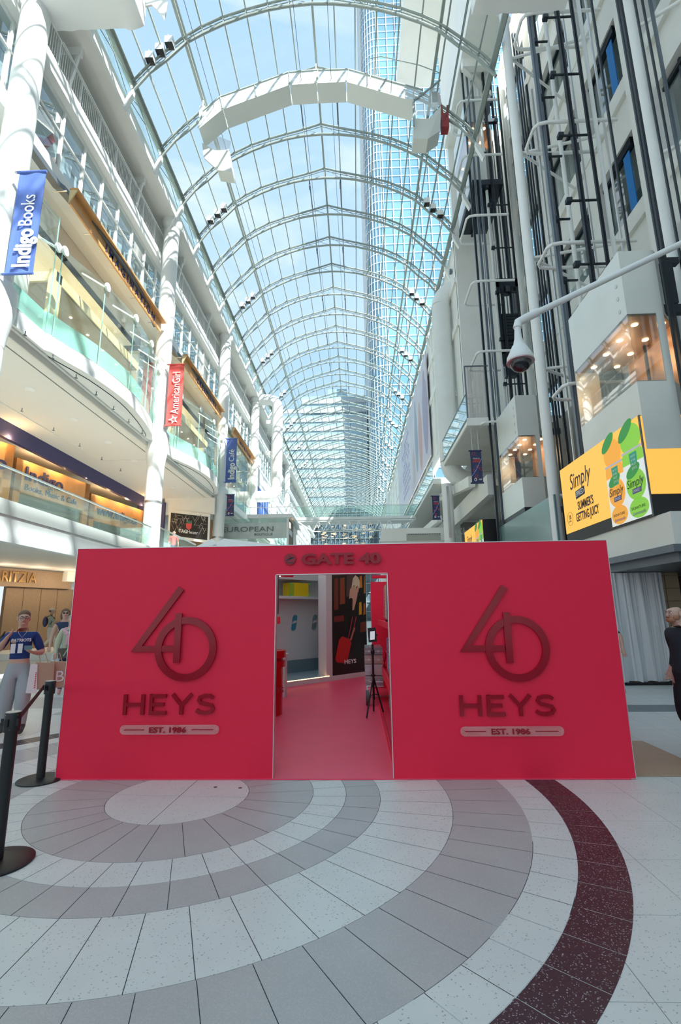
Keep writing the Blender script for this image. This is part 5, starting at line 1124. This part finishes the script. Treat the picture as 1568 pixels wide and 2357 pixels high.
m = MB(); m.box(-4.88, -4.82, 34.0, 36.6, 6.2, 8.4); m.build('end_sign', mat('brown_sign', (.12, .09, .05), .5), ks)
m = MB(); m.box(-4.81, -4.8, 34.2, 35.9, 7.3, 7.7); m.box(-4.81, -4.8, 34.4, 34.9, 7.8, 8.2, 1); m.build('end_sign_print', ['wtext', 'warm'], ks)
m = MB(); m.box(-4.95, -4.85, 36.8, 39.4, 4, 8.4); m.box(-4.95, -4.8, 33.95, 34.05, 4, 8.45); m.build('post', 'white', ks)
tg = thing('shop_sign', 'black patterned sign reading TAGHeuer in a pale frame, beside the round columns', 'sign', (-10.8, 30.5, 6.5))
P = lambda s, v, o=0: (-12.0 + 2.45 * s, 30.5 - o, 6.74 + 1.48 * v - (.36 * s) * (1 - v * .1))
m = MB(); m.poly([P(-.06, -.12), P(1.05, -.12), P(1.05, 1.12), P(-.06, 1.12)], (0, .1, 0)); m.build('frame', 'cream', tg); m = MB(); m.poly([P(0, 0, .02), P(1, 0, .02), P(1, 1, .02), P(0, 1, .02)], (0, .02, 0)); m.build('panel', 'black', tg)
m = MB(); rng = random.Random(3)
for q in range(70):
    s, v_ = rng.uniform(.05, .95), rng.uniform(.08, .95); a = rng.choice((0, 1.05, 2.1)); L = .14
    if .35 < s < .65 and v_ < .75 or v_ < .3: continue
    m.bar(P(s - L * math.cos(a) / 2, v_ - L * math.sin(a), .03), P(s + L * math.cos(a) / 2, v_ + L * math.sin(a), .03), .05, .01)
m.build('line_pattern', 'alu', tg)
m = MB(); m.text('TAG', P(.24, .18, .04), (1, 0, -.14), (0, 0, 1), .22, width=.55, depth=.02, bold=.03); m.text('Heuer', P(.47, .18, .04), (1, 0, -.14), (0, 0, 1), .22, width=.7, depth=.02); m.build('lettering', 'wtext', tg)
m = MB(); m.poly([P(.42, .62, .04), P(.58, .62, .04), P(.57, .42, .04), P(.5, .33, .04), P(.43, .42, .04)], (0, .01, 0)); m.build('shield_print', 'coral', tg); m = MB(); m.text('TAG', P(.43, .63, .04), (1, 0, -.14), (0, 0, 1), .17, width=.38, depth=.02, bold=.03); m.build('lettering', mat('green_letter', (.1, .35, .25), .5), tg)
sbox('wall_left', 'navy', -14.2, -12.4, 30.4, 30.6, 4.3, 8.9); sbox('wall_left', 'cream', -12.5, -9.2, 30.6, 30.8, 8.1, 9.2); sbox('wall_left', mat('warm_store', (.55, .33, .18), .7), -12.5, -9.4, 33, 33.2, 4.3, 8.2)
bp_ = tag(sbox('blue_hoarding', mat('hoarding_blue', (.05, .14, .46), .7, noise=.15, nscale=.6), -9.3, -9.22, 44, 49.6, 10, 14.0, kind=None), 'blue printed hoarding panel on the left wall below the far duct', 'panel')
# tents behind the booth, pale box, lobby glass
for q, (x0, x1, xp) in enumerate(((-5.1, -4.35, -4.7), (-4.6, -2.2, -4.3))):
    t = thing('market_tent', 'white tent roof just above the red booth, %s' % ('small left one' if q == 0 else 'wide right one'), 'tent', ((x0 + x1) / 2, 15.5, 3.5), 'white tent roofs')
    m = MB(); b4 = [(x0, 15, 3.75), (x1, 15, 3.75), (x1, 16.6, 3.75), (x0, 16.6, 3.75)]; m.add(b4 + [(xp, 15.5, 4.1)], [(0, 1, 4), (1, 2, 4), (2, 3, 4), (3, 0, 4), (3, 2, 1, 0)]); m.box(x0, x1, 15, 15.02, 3.5, 3.75); m.build('canopy', 'fabric', t)
    for a, b in ((x0 + .05, 15.05), (x1 - .05, 15.05), (x0 + .05, 16.5), (x1 - .05, 16.5)): m = MB(); m.tube([(a, b, 0), (a, b, 3.75)], .03, 8); m.build('leg', 'white', t)
t = thing('service_box', 'long pale service housing above the red booth, right of the footbridge', 'kiosk', (3.1, 27, 4)); 
m = MB(); m.poly([(1.3, 27, 5.6), (1.5, 27, 6.33), (4.9, 27, 6.33), (4.9, 27, 5.6)], (0, 2, 0)); m.build('housing', 'cream', t); m = MB(); m.box(2.8, 4.7, 26.96, 27, 5.62, 6.0); m.build('vent_panel', mat('olive_grey', (.40, .42, .36), .5), t)
m = MB()
for k in range(14): m.box(2.9 + k * .13, 2.98 + k * .13, 26.94, 26.96, 5.95, 5.98)
m.build('vent_slot', 'dark', t)['kind'] = 'stuff'
m = MB(); m.box(1.4, 4.9, 27.1, 28.9, 0, 5.6); m.build('base', 'white', t)
sbox('trim_17', mat('teal_glass_wall', (.16, .27, .27), .15), 5.95, 6.0, 14.4, 20.5, 0, 5.1)
sbox('wall_right', mat('shop_dark', (.07, .05, .04), .6), 9.0, 9.2, 2, 15, 0, 2.75)
sbox('ceiling', 'cream', 6.1, 9.2, 14.2, 24, 2.9, 3.1)
sbox('wall_right', mat('tan_back', (.30, .22, .15), .6), 5.0, 9.2, 19.5, 19.7, 0, 4.2)
# curtain
ct = thing('curtain', 'tall white pleated curtain hanging from a rail right of the red booth', 'curtain', (6.3, 11.8, 0))
m = MB(); n = 120; A = []; B = []
for i in range(n + 1):
    t = i / n; x = 5.0 + 2.25 * t; w = .05 * math.sin(i * .33) + .03 * math.sin(i * .81 + 1) + .012 * math.sin(i * 1.9)
    A.append((x, 11.72 + .14 * t + w * 1.4, .07 + .02 * math.sin(i * .3))); B.append((x, 11.76 + .14 * t + w * .5, 2.53))
mid = [((a[0] + b[0]) / 2 + .01 * math.sin(i), (a[1] * .6 + b[1] * .4), 1.3) for i, (a, b) in enumerate(zip(A, B))]
m.sheet(A, mid); m.sheet(mid, B); m.build('cloth', mat('curtain_cloth', (.74, .76, .76), .8), ct, True)
m = MB(); m.box(4.9, 7.5, 11.75, 12.2, 0, .06); m.build('base_plate', 'black', ct); m = MB(); m.tube([(4.9, 11.85, 2.54), (7.3, 11.95, 2.54)], .02, 8); m.build('rail', 'chrome', ct)
for x in (4.95, 7.25): m = MB(); m.tube([(x, 11.95, 0.05), (x, 11.95, 2.54)], .02, 8); m.build('upright', 'chrome', ct)
pb = thing('tiled_pillar', 'tan tiled pillar behind the white curtain at the right edge', 'pillar', (7.6, 12.6, 0))
m = MB(); m.box(6.9, 7.95, 12.4, 13.2, 0, 2.85); m.build('core', 'stone', pb)
M['tile_t'] = mat('tan_tile', (.52, .40, .26), .4); tb_ = None
for r_ in range(9):
    for c_ in range(3):
        if tb_ is None: m = MB(); m.box(6.92, 7.24, 12.37, 12.41, .02, .31); tb_ = m.build('tile', 'tile_t', pb); tb0 = tb_.location.copy()
        else: o = bpy.data.objects.new('tile', tb_.data); put(o, pb); o.location = tb0 + Vector((c_ * .34, 0, r_ * .31))
sf = tag(sbox('bulkhead', 'white', 6.2, 7.4, 12.25, 12.9, 2.55, 2.72, kind=None), 'short white bulkhead above the curtain, under the steel canopy', 'bulkhead')
m = MB(); m.bar((5.2, 12.6, 2.5), (6.1, 12.6, 2.8), .05); m.bar((5.2, 12.6, 2.85), (6.3, 12.6, 2.85), .05); m.bar((5.6, 12.6, 2.5), (5.6, 12.6, 2.85), .05); tag(m.build('steel_truss', 'chrome'), 'small silver truss above the curtain beside the booth corner', 'truss')
# escalator balustrade at the left, level 2
es = thing('escalator', 'glass-sided escalator rising behind the round column on the second level', 'escalator', (-8.6, 22, 3.9))
m = MB(); m.poly([(-9.5, 22, 4.5), (-7.4, 22, 4.0), (-7.4, 22, 4.85), (-9.5, 22, 5.85)], (0, .03, 0)); m.build('glass_side', 'gglass', es); m = MB(); m.bar((-9.5, 22, 5.87), (-7.4, 22, 4.85), .07); m.build('handrail', 'chrome', es); m = MB(); m.poly([(-9.6, 21.95, 3.6), (-6.6, 21.95, 3.2), (-6.6, 21.95, 3.9), (-9.6, 21.95, 4.5)], (0, 1.2, 0)); m.build('truss_casing', 'pewter', es)
# ================================================================ PEOPLE
M['hair_d'] = mat('dark_hair', (.05, .03, .022), .6); M['hair_b'] = mat('brown_hair', (.16, .09, .05), .6); M['hair_g'] = mat('grey_hair', (.30, .28, .26), .6); M['beard'] = mat('ginger_beard', (.42, .20, .11), .8)
M['eye'] = mat('eye_white', (.8, .8, .8), .3); M['lip'] = mat('lip', (.45, .17, .14), .5); M['glassframe'] = mat('spectacle_frame', (.03, .015, .015), .3)
def ell(m, c, r, n=12, k=8):
    prof = [(max(1e-4, math.cos(a)), math.sin(a)) for a in [-math.pi / 2 + math.pi * i / k for i in range(k + 1)]]
    s = len(m.v); m.lathe(prof, (0, 0, 0), n, cap=False); m.v[s:] = [(c[0] + x * r[0], c[1] + y * r[1], c[2] + z * r[2]) for x, y, z in m.v[s:]]
    return m
BASE = dict(pel=((0, 0, .93), (.155, .12)), wai=((0, .0, 1.08), (.135, .10)), che=((0, 0, 1.27), (.165, .12)), uch=((0, .01, 1.39), (.15, .095)), nb=((0, .01, 1.475), (.07, .065)), nk=((0, .005, 1.53), (.060, .060)),
            jaw=((0, -.024, 1.585), (.068, .074)), sk=((0, -.006, 1.655), (.086, .104)), cro=((0, .008, 1.712), (.072, .086)))
def person(name_label, loc, rotz, h, mats, pose=None, rads=None, torso=(.95, 1.46), midriff=None, sleeve=.5, group=None):
    """mats: skin, top, trousers, shoes; pose: joint overrides in the figure's own frame (it faces -Y)"""
    t = thing('person', name_label, 'person', (0, 0, 0), group)
    J = {k: list(v) for k, v in BASE.items()}
    for s, q in ((1, 'l'), (-1, 'r')):
        J['sh' + q] = [(.165 * s, .01, 1.41), .068]; J['el' + q] = [(.235 * s, .03, 1.14), .048]; J['wr' + q] = [(.255 * s, -.05, .90), .032]; J['pa' + q] = [(.262 * s, -.07, .83), (.040, .022)]
        J['hi' + q] = [(.09 * s, 0, .86), .11]; J['kn' + q] = [(.105 * s, -.02, .48), .072]; J['an' + q] = [(.11 * s, .03, .09), .048]; J['to' + q] = [(.12 * s, -.13, .035), .036]
    for k, v in (pose or {}).items(): J[k][0] = v
    for k, v in (rads or {}).items(): J[k][1] = v
    names = list(J); idx = {k: i for i, k in enumerate(names)}; pts = [J[k][0] for k in names]; rad = [J[k][1] for k in names]
    E = [('pel', 'wai'), ('wai', 'che'), ('che', 'uch'), ('uch', 'nb'), ('nb', 'nk'), ('nk', 'jaw'), ('jaw', 'sk'), ('sk', 'cro')]
    for q in 'lr': E += [('uch', 'sh' + q), ('sh' + q, 'el' + q), ('el' + q, 'wr' + q), ('wr' + q, 'pa' + q), ('pel', 'hi' + q), ('hi' + q, 'kn' + q), ('kn' + q, 'an' + q), ('an' + q, 'to' + q)]
    edges = [(idx[a], idx[b]) for a, b in E]; cls = [(a, b) for a, b in E]
    for q in 'lr':                                   # fingers, each its own short bent chain rooted in the palm
        w = Vector(J['wr' + q][0]); p = Vector(J['pa' + q][0]); d = (p - w).normalized(); side = Vector((0, 0, 1)).cross(d)
        side = side.normalized() if side.length > .1 else Vector((0, -1, 0)); s = 1 if q == 'l' else -1; nrm = d.cross(side)
        for f in range(4):
            L = (.030, .036, .034, .026)[f]; a = p + side * (f - 1.5) * .021 + d * .012; b = a + d * L + nrm * .006; c = b + d * L * .6 + nrm * L * .7
            i0 = len(pts); pts += [tuple(a), tuple(b), tuple(c)]; rad += [.011, .0095, .008]; edges += [(idx['pa' + q], i0), (i0, i0 + 1), (i0 + 1, i0 + 2)]; cls += [('wr' + q, 'pa' + q)] * 3
        a = w * .55 + p * .45 - side * .035; b = a - side * .012 + d * .035 + nrm * .01; i0 = len(pts); pts += [tuple(a), tuple(b)]; rad += [.012, .0095]; edges += [(idx['wr' + q], i0), (i0, i0 + 1)]; cls += [('wr' + q, 'pa' + q)] * 2
    def mf(c):
        best = None; bd = 9
        for (a, b), k in zip(edges, cls):
            A = Vector(pts[a]); B = Vector(pts[b]); ab = B - A; t_ = max(0, min(1, (c - A).dot(ab) / max(ab.length_squared, 1e-9))); dd = (c - (A + ab * t_)).length
            if dd < bd: bd = dd; best = (k, t_)
        (a, b), t_ = best
        if a[:2] in ('nb', 'nk', 'ja', 'sk'): return 0 if c.z > torso[1] else 1
        if a in ('pel', 'wai', 'che', 'uch') and b[:2] not in ('hi',):
            if midriff and midriff[0] < c.z < midriff[1]: return 0
            if c.z > torso[1] and a == 'uch': return 0
            return 1 if c.z > (midriff[1] if midriff else torso[0]) else 2
        if a[:2] == 'sh': return 1 if t_ < sleeve * 2 else 0
        if a[:2] == 'el': return 1 if sleeve > .5 and t_ < (sleeve - .5) * 2 else 0
        if a[:2] == 'wr': return 0
        if a[:2] == 'an': return 3
        return 2
    blob(pts, edges, rad, 'body', mats, t, 2, mf, cuts=[torso[0], torso[1]] + list(midriff or ()))
    # face
    m = MB(); ell(m, (0, -.100, 1.640), (.012, .016, .022)); ell(m, (0, -.106, 1.628), (.016, .012, .010)); ell(m, (0, -.088, 1.572), (.022, .014, .014))
    for s in (-1, 1): ell(m, (.080 * s, .005, 1.645), (.012, .022, .032))
    m.build('face_relief', mats[0], t, True)
    m = MB()
    for s in (-1, 1): ell(m, (.030 * s, -.083, 1.664), (.014, .010, .007))
    m.build('eye', 'eye', t, True); m = MB()
    for s in (-1, 1): ell(m, (.030 * s, -.0915, 1.664), (.006, .004, .006)); m.bar((.015 * s, -.095, 1.682), (.047 * s, -.085, 1.683), .006, .006)
    m.build('iris_and_brow', 'hair_d', t); m = MB(); ell(m, (0, -.092, 1.604), (.024, .010, .007)); m.build('mouth', 'lip', t, True)
    t.location = loc; t.rotation_euler.z = math.radians(rotz); s = h / 1.76; t.scale = (s, s, s); return t
def hair(t, m_, parts, nm='hair'):
    m = MB()
    for c, r in parts: ell(m, c, r, 16, 10)
    return m.build(nm, m_, t, True)
M['skin2'] = mat('skin_pale', (.62, .40, .31), .55); M['shirt_blue'] = mat('blue_jersey', (.012, .045, .20), .8); M['sweat'] = mat('grey_sweatpants', (.40, .42, .44), .9, bump=.2, bscale=30); M['shoe'] = mat('dark_shoe', (.05, .05, .05), .6)
pa = person('person in a cropped blue jersey numbered 11 and grey sweatpants, holding a phone', (-5.09, 7.42, 0), 34, 1.75, ['skin', 'shirt_blue', 'sweat', 'shoe'],
            pose=dict(elr=(-.285, -.04, 1.19), wrr=(-.175, -.17, 1.385), par=(-.14, -.175, 1.435), ell=(.29, .02, 1.13), wrl=(.16, -.24, 1.15), pal=(.10, -.28, 1.19), knl=(.10, -.12, .50), anl=(.10, -.06, .10), tol=(.11, -.22, .04), anr=(-.12, .12, .12), tor=(-.13, -.03, .04)),
            rads=dict(hil=.14, hir=.14, knl=.11, knr=.11, anl=.085, anr=.085, pel=(.18, .14), wai=(.16, .125), che=(.19, .14), shl=.085, shr=.085, ell=.052, elr=.056), torso=(1.02, 1.45), midriff=(1.00, 1.06), sleeve=.4)
hair(pa, 'hair_b', [((0, .046, 1.705), (.084, .088, .076)), ((0, .05, 1.66), (.086, .078, .078))])
m = MB()
for s in (-1, 1): m.tube([(.033 * s + .024 * math.cos(a), -.108, 1.660 + .017 * math.sin(a)) for a in [i * math.pi / 8 for i in range(16)]], .003, 5, closed=True); m.bar((.056 * s, -.106, 1.665), (.082 * s, .0, 1.66), .004)
m.bar((-.010, -.112, 1.665), (.010, -.112, 1.665), .004); m.build('spectacles', 'glassframe', pa)
m = MB(); m.tube([(-.06, -.03, 1.50), (-.05, -.09, 1.44), (0, -.135, 1.37), (.05, -.09, 1.44), (.06, -.03, 1.50)], .003, 5); m.build('necklace', 'chrome', pa)
m = MB(); ell(m, (-.085, -.0, 1.632), (.007, .007, .015)); ell(m, (.085, .0, 1.632), (.007, .007, .015)); m.build('earbud', 'eye', pa)
m = MB(); m.text('PATRIOTS', (-.125, -.150, 1.315), (1, 0, 0), (0, -.12, 1), .042, width=.25, depth=.004, bold=.03); m.build('jersey_lettering', 'wtext', pa)
for x in (-.125, -.035): m = MB(); m.text('1', (x, -.156, 1.15), (1, 0, 0), (0, -.02, 1), .135, width=.06, depth=.004, bold=.01); m.box(x, x + .062, -.160, -.156, 1.15, 1.165); m.build('jersey_number', 'wtext', pa)
m = MB(); m.box(.045, .145, -.345, -.325, 1.20, 1.26); ph = m.build('smartphone', mat('phone_case', (.12, .25, .28), .4)); 
def attach(o, p, lab, cat):
    """a held thing stays top level: bring it to the holder's place"""
    o.matrix_world = Matrix.Translation(p.location) @ Matrix.Rotation(p.rotation_euler.z, 4, 'Z') @ Matrix.Scale(p.scale.x, 4); tag(o, lab, cat); return o
attach(ph, pa, 'smartphone in a patterned case held by the person in the blue jersey', 'phone')
hb = thing('handbag', None, None); m = MB(); m.poly([(-.60, -.02, .62), (-.28, -.02, .62), (-.26, -.02, .80), (-.34, -.02, .98), (-.50, -.02, .98), (-.62, -.02, .80)], (0, .14, 0)); m.build('bag_body', mat('black_leather', (.03, .032, .035), .35), hb); m = MB(); m.tube([(-.48, .05, .97), (-.40, .0, 1.15), (-.22, -.02, 1.46), (-.30, .07, 1.2), (-.36, .05, .97)], .012, 6); m.build('strap', 'black', hb)
attach(hb, pa, 'black leather shoulder bag hanging from the shoulder of the person in the jersey', 'bag')
M['kraft'] = mat('kraft_paper', (.50, .36, .25), .8)
for q, (x, y, rz, lab) in enumerate(((.33, -.20, 0, 'brown kraft paper bag nearest the jersey wearer, hanging from the forearm'), (.52, -.12, .3, 'brown kraft paper bag with a white letter, outer one on the forearm'))):
    kb = thing('paper_bag', None, None); m = MB(); m.poly([(x - .12, y, .62), (x + .14, y, .60), (x + .13, y, .98), (x - .11, y, 1.0)], (0, .12, 0)); m.build('bag_body', 'kraft', kb); m = MB(); m.tube([(x - .05, y + .05, .98), (x - .08, y + .02, 1.1), (x + .0, y + .05, 1.12), (x + .05, y + .05, .98)], .006, 5); m.build('handle', 'kraft', kb)
    if q: m = MB(); m.text('B', (x - .02, y - .006, .70), (1, 0, 0), (0, 0, 1), .16, width=.11, depth=.003); m.build('printed_letter', 'wtext', kb)
    attach(kb, pa, lab, 'bag')
kb = thing('paper_bag', None, None); m = MB(); m.poly([(.13, -.22, .58), (.27, -.22, .56), (.24, -.22, .98), (.15, -.22, .98)], (0, .06, 0)); m.build('bag_body', 'wtext', kb); m = MB()
for k in range(9): m.box(.225, .24, -.226, -.22, .64 + k * .026, .657 + k * .026)
m.build('red_print', 'coral', kb); attach(kb, pa, 'slim white paper bag with vertical red print beside the grey sweatpants', 'bag')
# man in cap
M['sage'] = mat('sage_shirt', (.36, .42, .32), .8); M['creampant'] = mat('cream_trousers', (.70, .68, .60), .8)
pc = person('person in a pale cap and sage shirt walking away past the stone store', (-12.9, 20.5, .25), 118, 1.78, ['skin', 'sage', 'creampant', 'shoe'], pose=dict(elr=(-.25, -.16, 1.2), wrr=(-.2, -.38, 1.25), par=(-.18, -.45, 1.27), knl=(.1, -.2, .5), anl=(.1, -.25, .1), tol=(.1, -.4, .04), anr=(-.1, .3, .14), tor=(-.1, .2, .04)), rads=dict(che=(.19, .14)))
hair(pc, 'hair_b', [((0, .02, 1.66), (.082, .09, .07))]); m = MB(); ell(m, (0, .0, 1.715), (.092, .108, .062), 18, 10); m.poly([(-.07, -.08, 1.70), (.07, -.08, 1.70), (.05, -.19, 1.69), (-.05, -.19, 1.69)], (0, 0, .012)); m.build('cap', mat('pale_cap', (.72, .70, .55), .8), pc)
bk_ = thing('backpack', None, None); m = MB(); ell(m, (0, .20, 1.22), (.15, .10, .22), 14, 10); m.build('pack_body', mat('navy_pack', (.06, .06, .13), .7), bk_, True); m = MB()
for s in (-1, 1): m.tube([(.1 * s, .16, 1.4), (.12 * s, .02, 1.49), (.13 * s, -.13, 1.35), (.13 * s, .02, 1.1)], .014, 6)
m.build('strap', 'black', bk_); attach(bk_, pc, 'navy backpack worn by the person in the pale cap', 'backpack')
# two women by the booth corner
M['vest'] = mat('navy_vest', (.03, .05, .11), .8); M['wide'] = mat('white_trousers', (.60, .66, .68), .8)
pw = person('person in sunglasses, navy sleeveless top and white trousers by the booth corner', (-7.38, 12.3, 0), 30, 1.86, ['skin2', 'vest', 'wide', 'shoe'], rads=dict(knl=.12, knr=.12, anl=.11, anr=.11), sleeve=0)
hair(pw, 'hair_b', [((0, .02, 1.69), (.095, .10, .085)), ((-.07, .03, 1.60), (.04, .06, .09)), ((.07, .03, 1.60), (.04, .06, .09))])
m = MB()
for s in (-1, 1): ell(m, (.032 * s, -.100, 1.662), (.026, .008, .017))
m.bar((-.08, -.06, 1.668), (.08, -.06, 1.668), .006); m.build('sunglasses', 'black', pw)
M['jacket'] = mat('pale_green_jacket', (.52, .55, .40), .8); M['jeans'] = mat('dark_jeans', (.03, .05, .12), .8); M['pinkshoe'] = mat('pink_shoe', (.6, .3, .3), .6)
pg = person('grey-haired person in pale green jacket and pink scarf, half behind the booth', (-6.50, 11.1, 0), 30, 1.70, ['skin2', 'jacket', 'jeans', 'pinkshoe'], rads=dict(shl=.09, shr=.09, ell=.075, elr=.075, wrl=.055, wrr=.055, che=(.2, .15), wai=(.19, .15)), sleeve=1)
hair(pg, 'hair_g', [((0, .015, 1.70), (.088, .092, .075)), ((0, .04, 1.65), (.09, .08, .08))]); m = MB(); m.tube([(.10, .06, 1.44), (.13, -.08, 1.42), (.05, -.17, 1.33), (-.05, -.17, 1.33), (-.13, -.08, 1.42), (-.10, .06, 1.44)], .05, 8, closed=True); m.tube([(-.04, -.17, 1.33), (-.05, -.17, 1.1)], .045, 8); m.build('scarf', mat('pink_scarf', (.66, .40, .47), .9), pg)
gb = thing('handbag', None, None); m = MB(); m.poly([(-.20, -.24, .80), (.06, -.24, .80), (.08, -.24, 1.02), (-.22, -.24, 1.02)], (0, .09, 0)); m.build('bag_body', mat('grey_bag', (.10, .095, .08), .5), gb); m = MB(); m.tube([(-.18, -.2, 1.02), (-.1, -.15, 1.4), (.05, .05, 1.48)], .008, 6); m.bar((-.1, -.25, .85), (0, -.25, 1.05), .02); m.build('strap', mat('mint_strap', (.35, .6, .45), .6), gb); attach(gb, pg, 'dark grey handbag with a mint strap carried by the grey-haired person', 'bag')
# bald man at the right edge
M['dshirt'] = mat('dark_overshirt', (.018, .028, .038), .8, bump=.3, bscale=14); M['djean'] = mat('black_jeans', (.012, .016, .022), .8)
pb_ = person('bald bearded person in a dark shirt and jeans looking down, cropped by the right edge', (3.77, 5.98, 0), -76, 1.75, ['skin2', 'dshirt', 'djean', 'shoe'], pose=dict(elr=(-.27, .16, 1.16), wrr=(-.24, .02, .95), par=(-.23, -.02, .89), jaw=((0, -.06, 1.565)), sk=(0, -.06, 1.638), cro=(0, -.075, 1.69), nk=(0, -.02, 1.53), knl=(.1, -.16, .5), anl=(.1, -.12, .1), tol=(.1, -.28, .04), anr=(-.1, .2, .1), tor=(-.1, .06, .04)), rads=dict(che=(.20, .15), wai=(.17, .135), shl=.085, shr=.085, ell=.062, elr=.062, knl=.085, knr=.085, sk=(.082, .102)), sleeve=.9)
for ch in pb_.children:
    if ch.name.split('.')[0] in ('face_relief', 'eye', 'iris_and_brow', 'mouth'): ch.location = (0, -.055, -.034)
m = MB(); ell(m, (0, -.118, 1.55), (.054, .050, .036), 16, 10); ell(m, (.052, -.085, 1.575), (.022, .045, .032)); ell(m, (-.052, -.085, 1.575), (.022, .045, .032)); ell(m, (0, -.160, 1.583), (.028, .010, .008)); m.build('beard', 'beard', pb_, True)
# partly hidden man whose arm shows right of the booth
M['blackt'] = mat('black_tshirt', (.012, .012, .014), .8)
pf = person('person in a black short-sleeved shirt, one arm showing past the booth corner', (4.58, 9.7, 0), -60, 1.80, ['skin', 'blackt', 'djean', 'shoe'], pose=dict(ell=(.34, .10, 1.16), wrl=(.42, .02, .95), pal=(.44, .0, .87), anl=(.1, .38, .16), knl=(.1, .14, .46), tol=(.1, .30, .06)), sleeve=.42)
hair(pf, 'hair_d', [((0, .02, 1.69), (.086, .094, .07))])
# shopper on the escalator landing
pe = person('small distant person in a pink top on the second level landing, beside the round column', (-9.3, 24.2, 4.3), 20, 1.62, ['skin', 'coral', 'jeans', 'shoe']); hair(pe, 'hair_d', [((0, .02, 1.69), (.086, .094, .07))])
#@@END
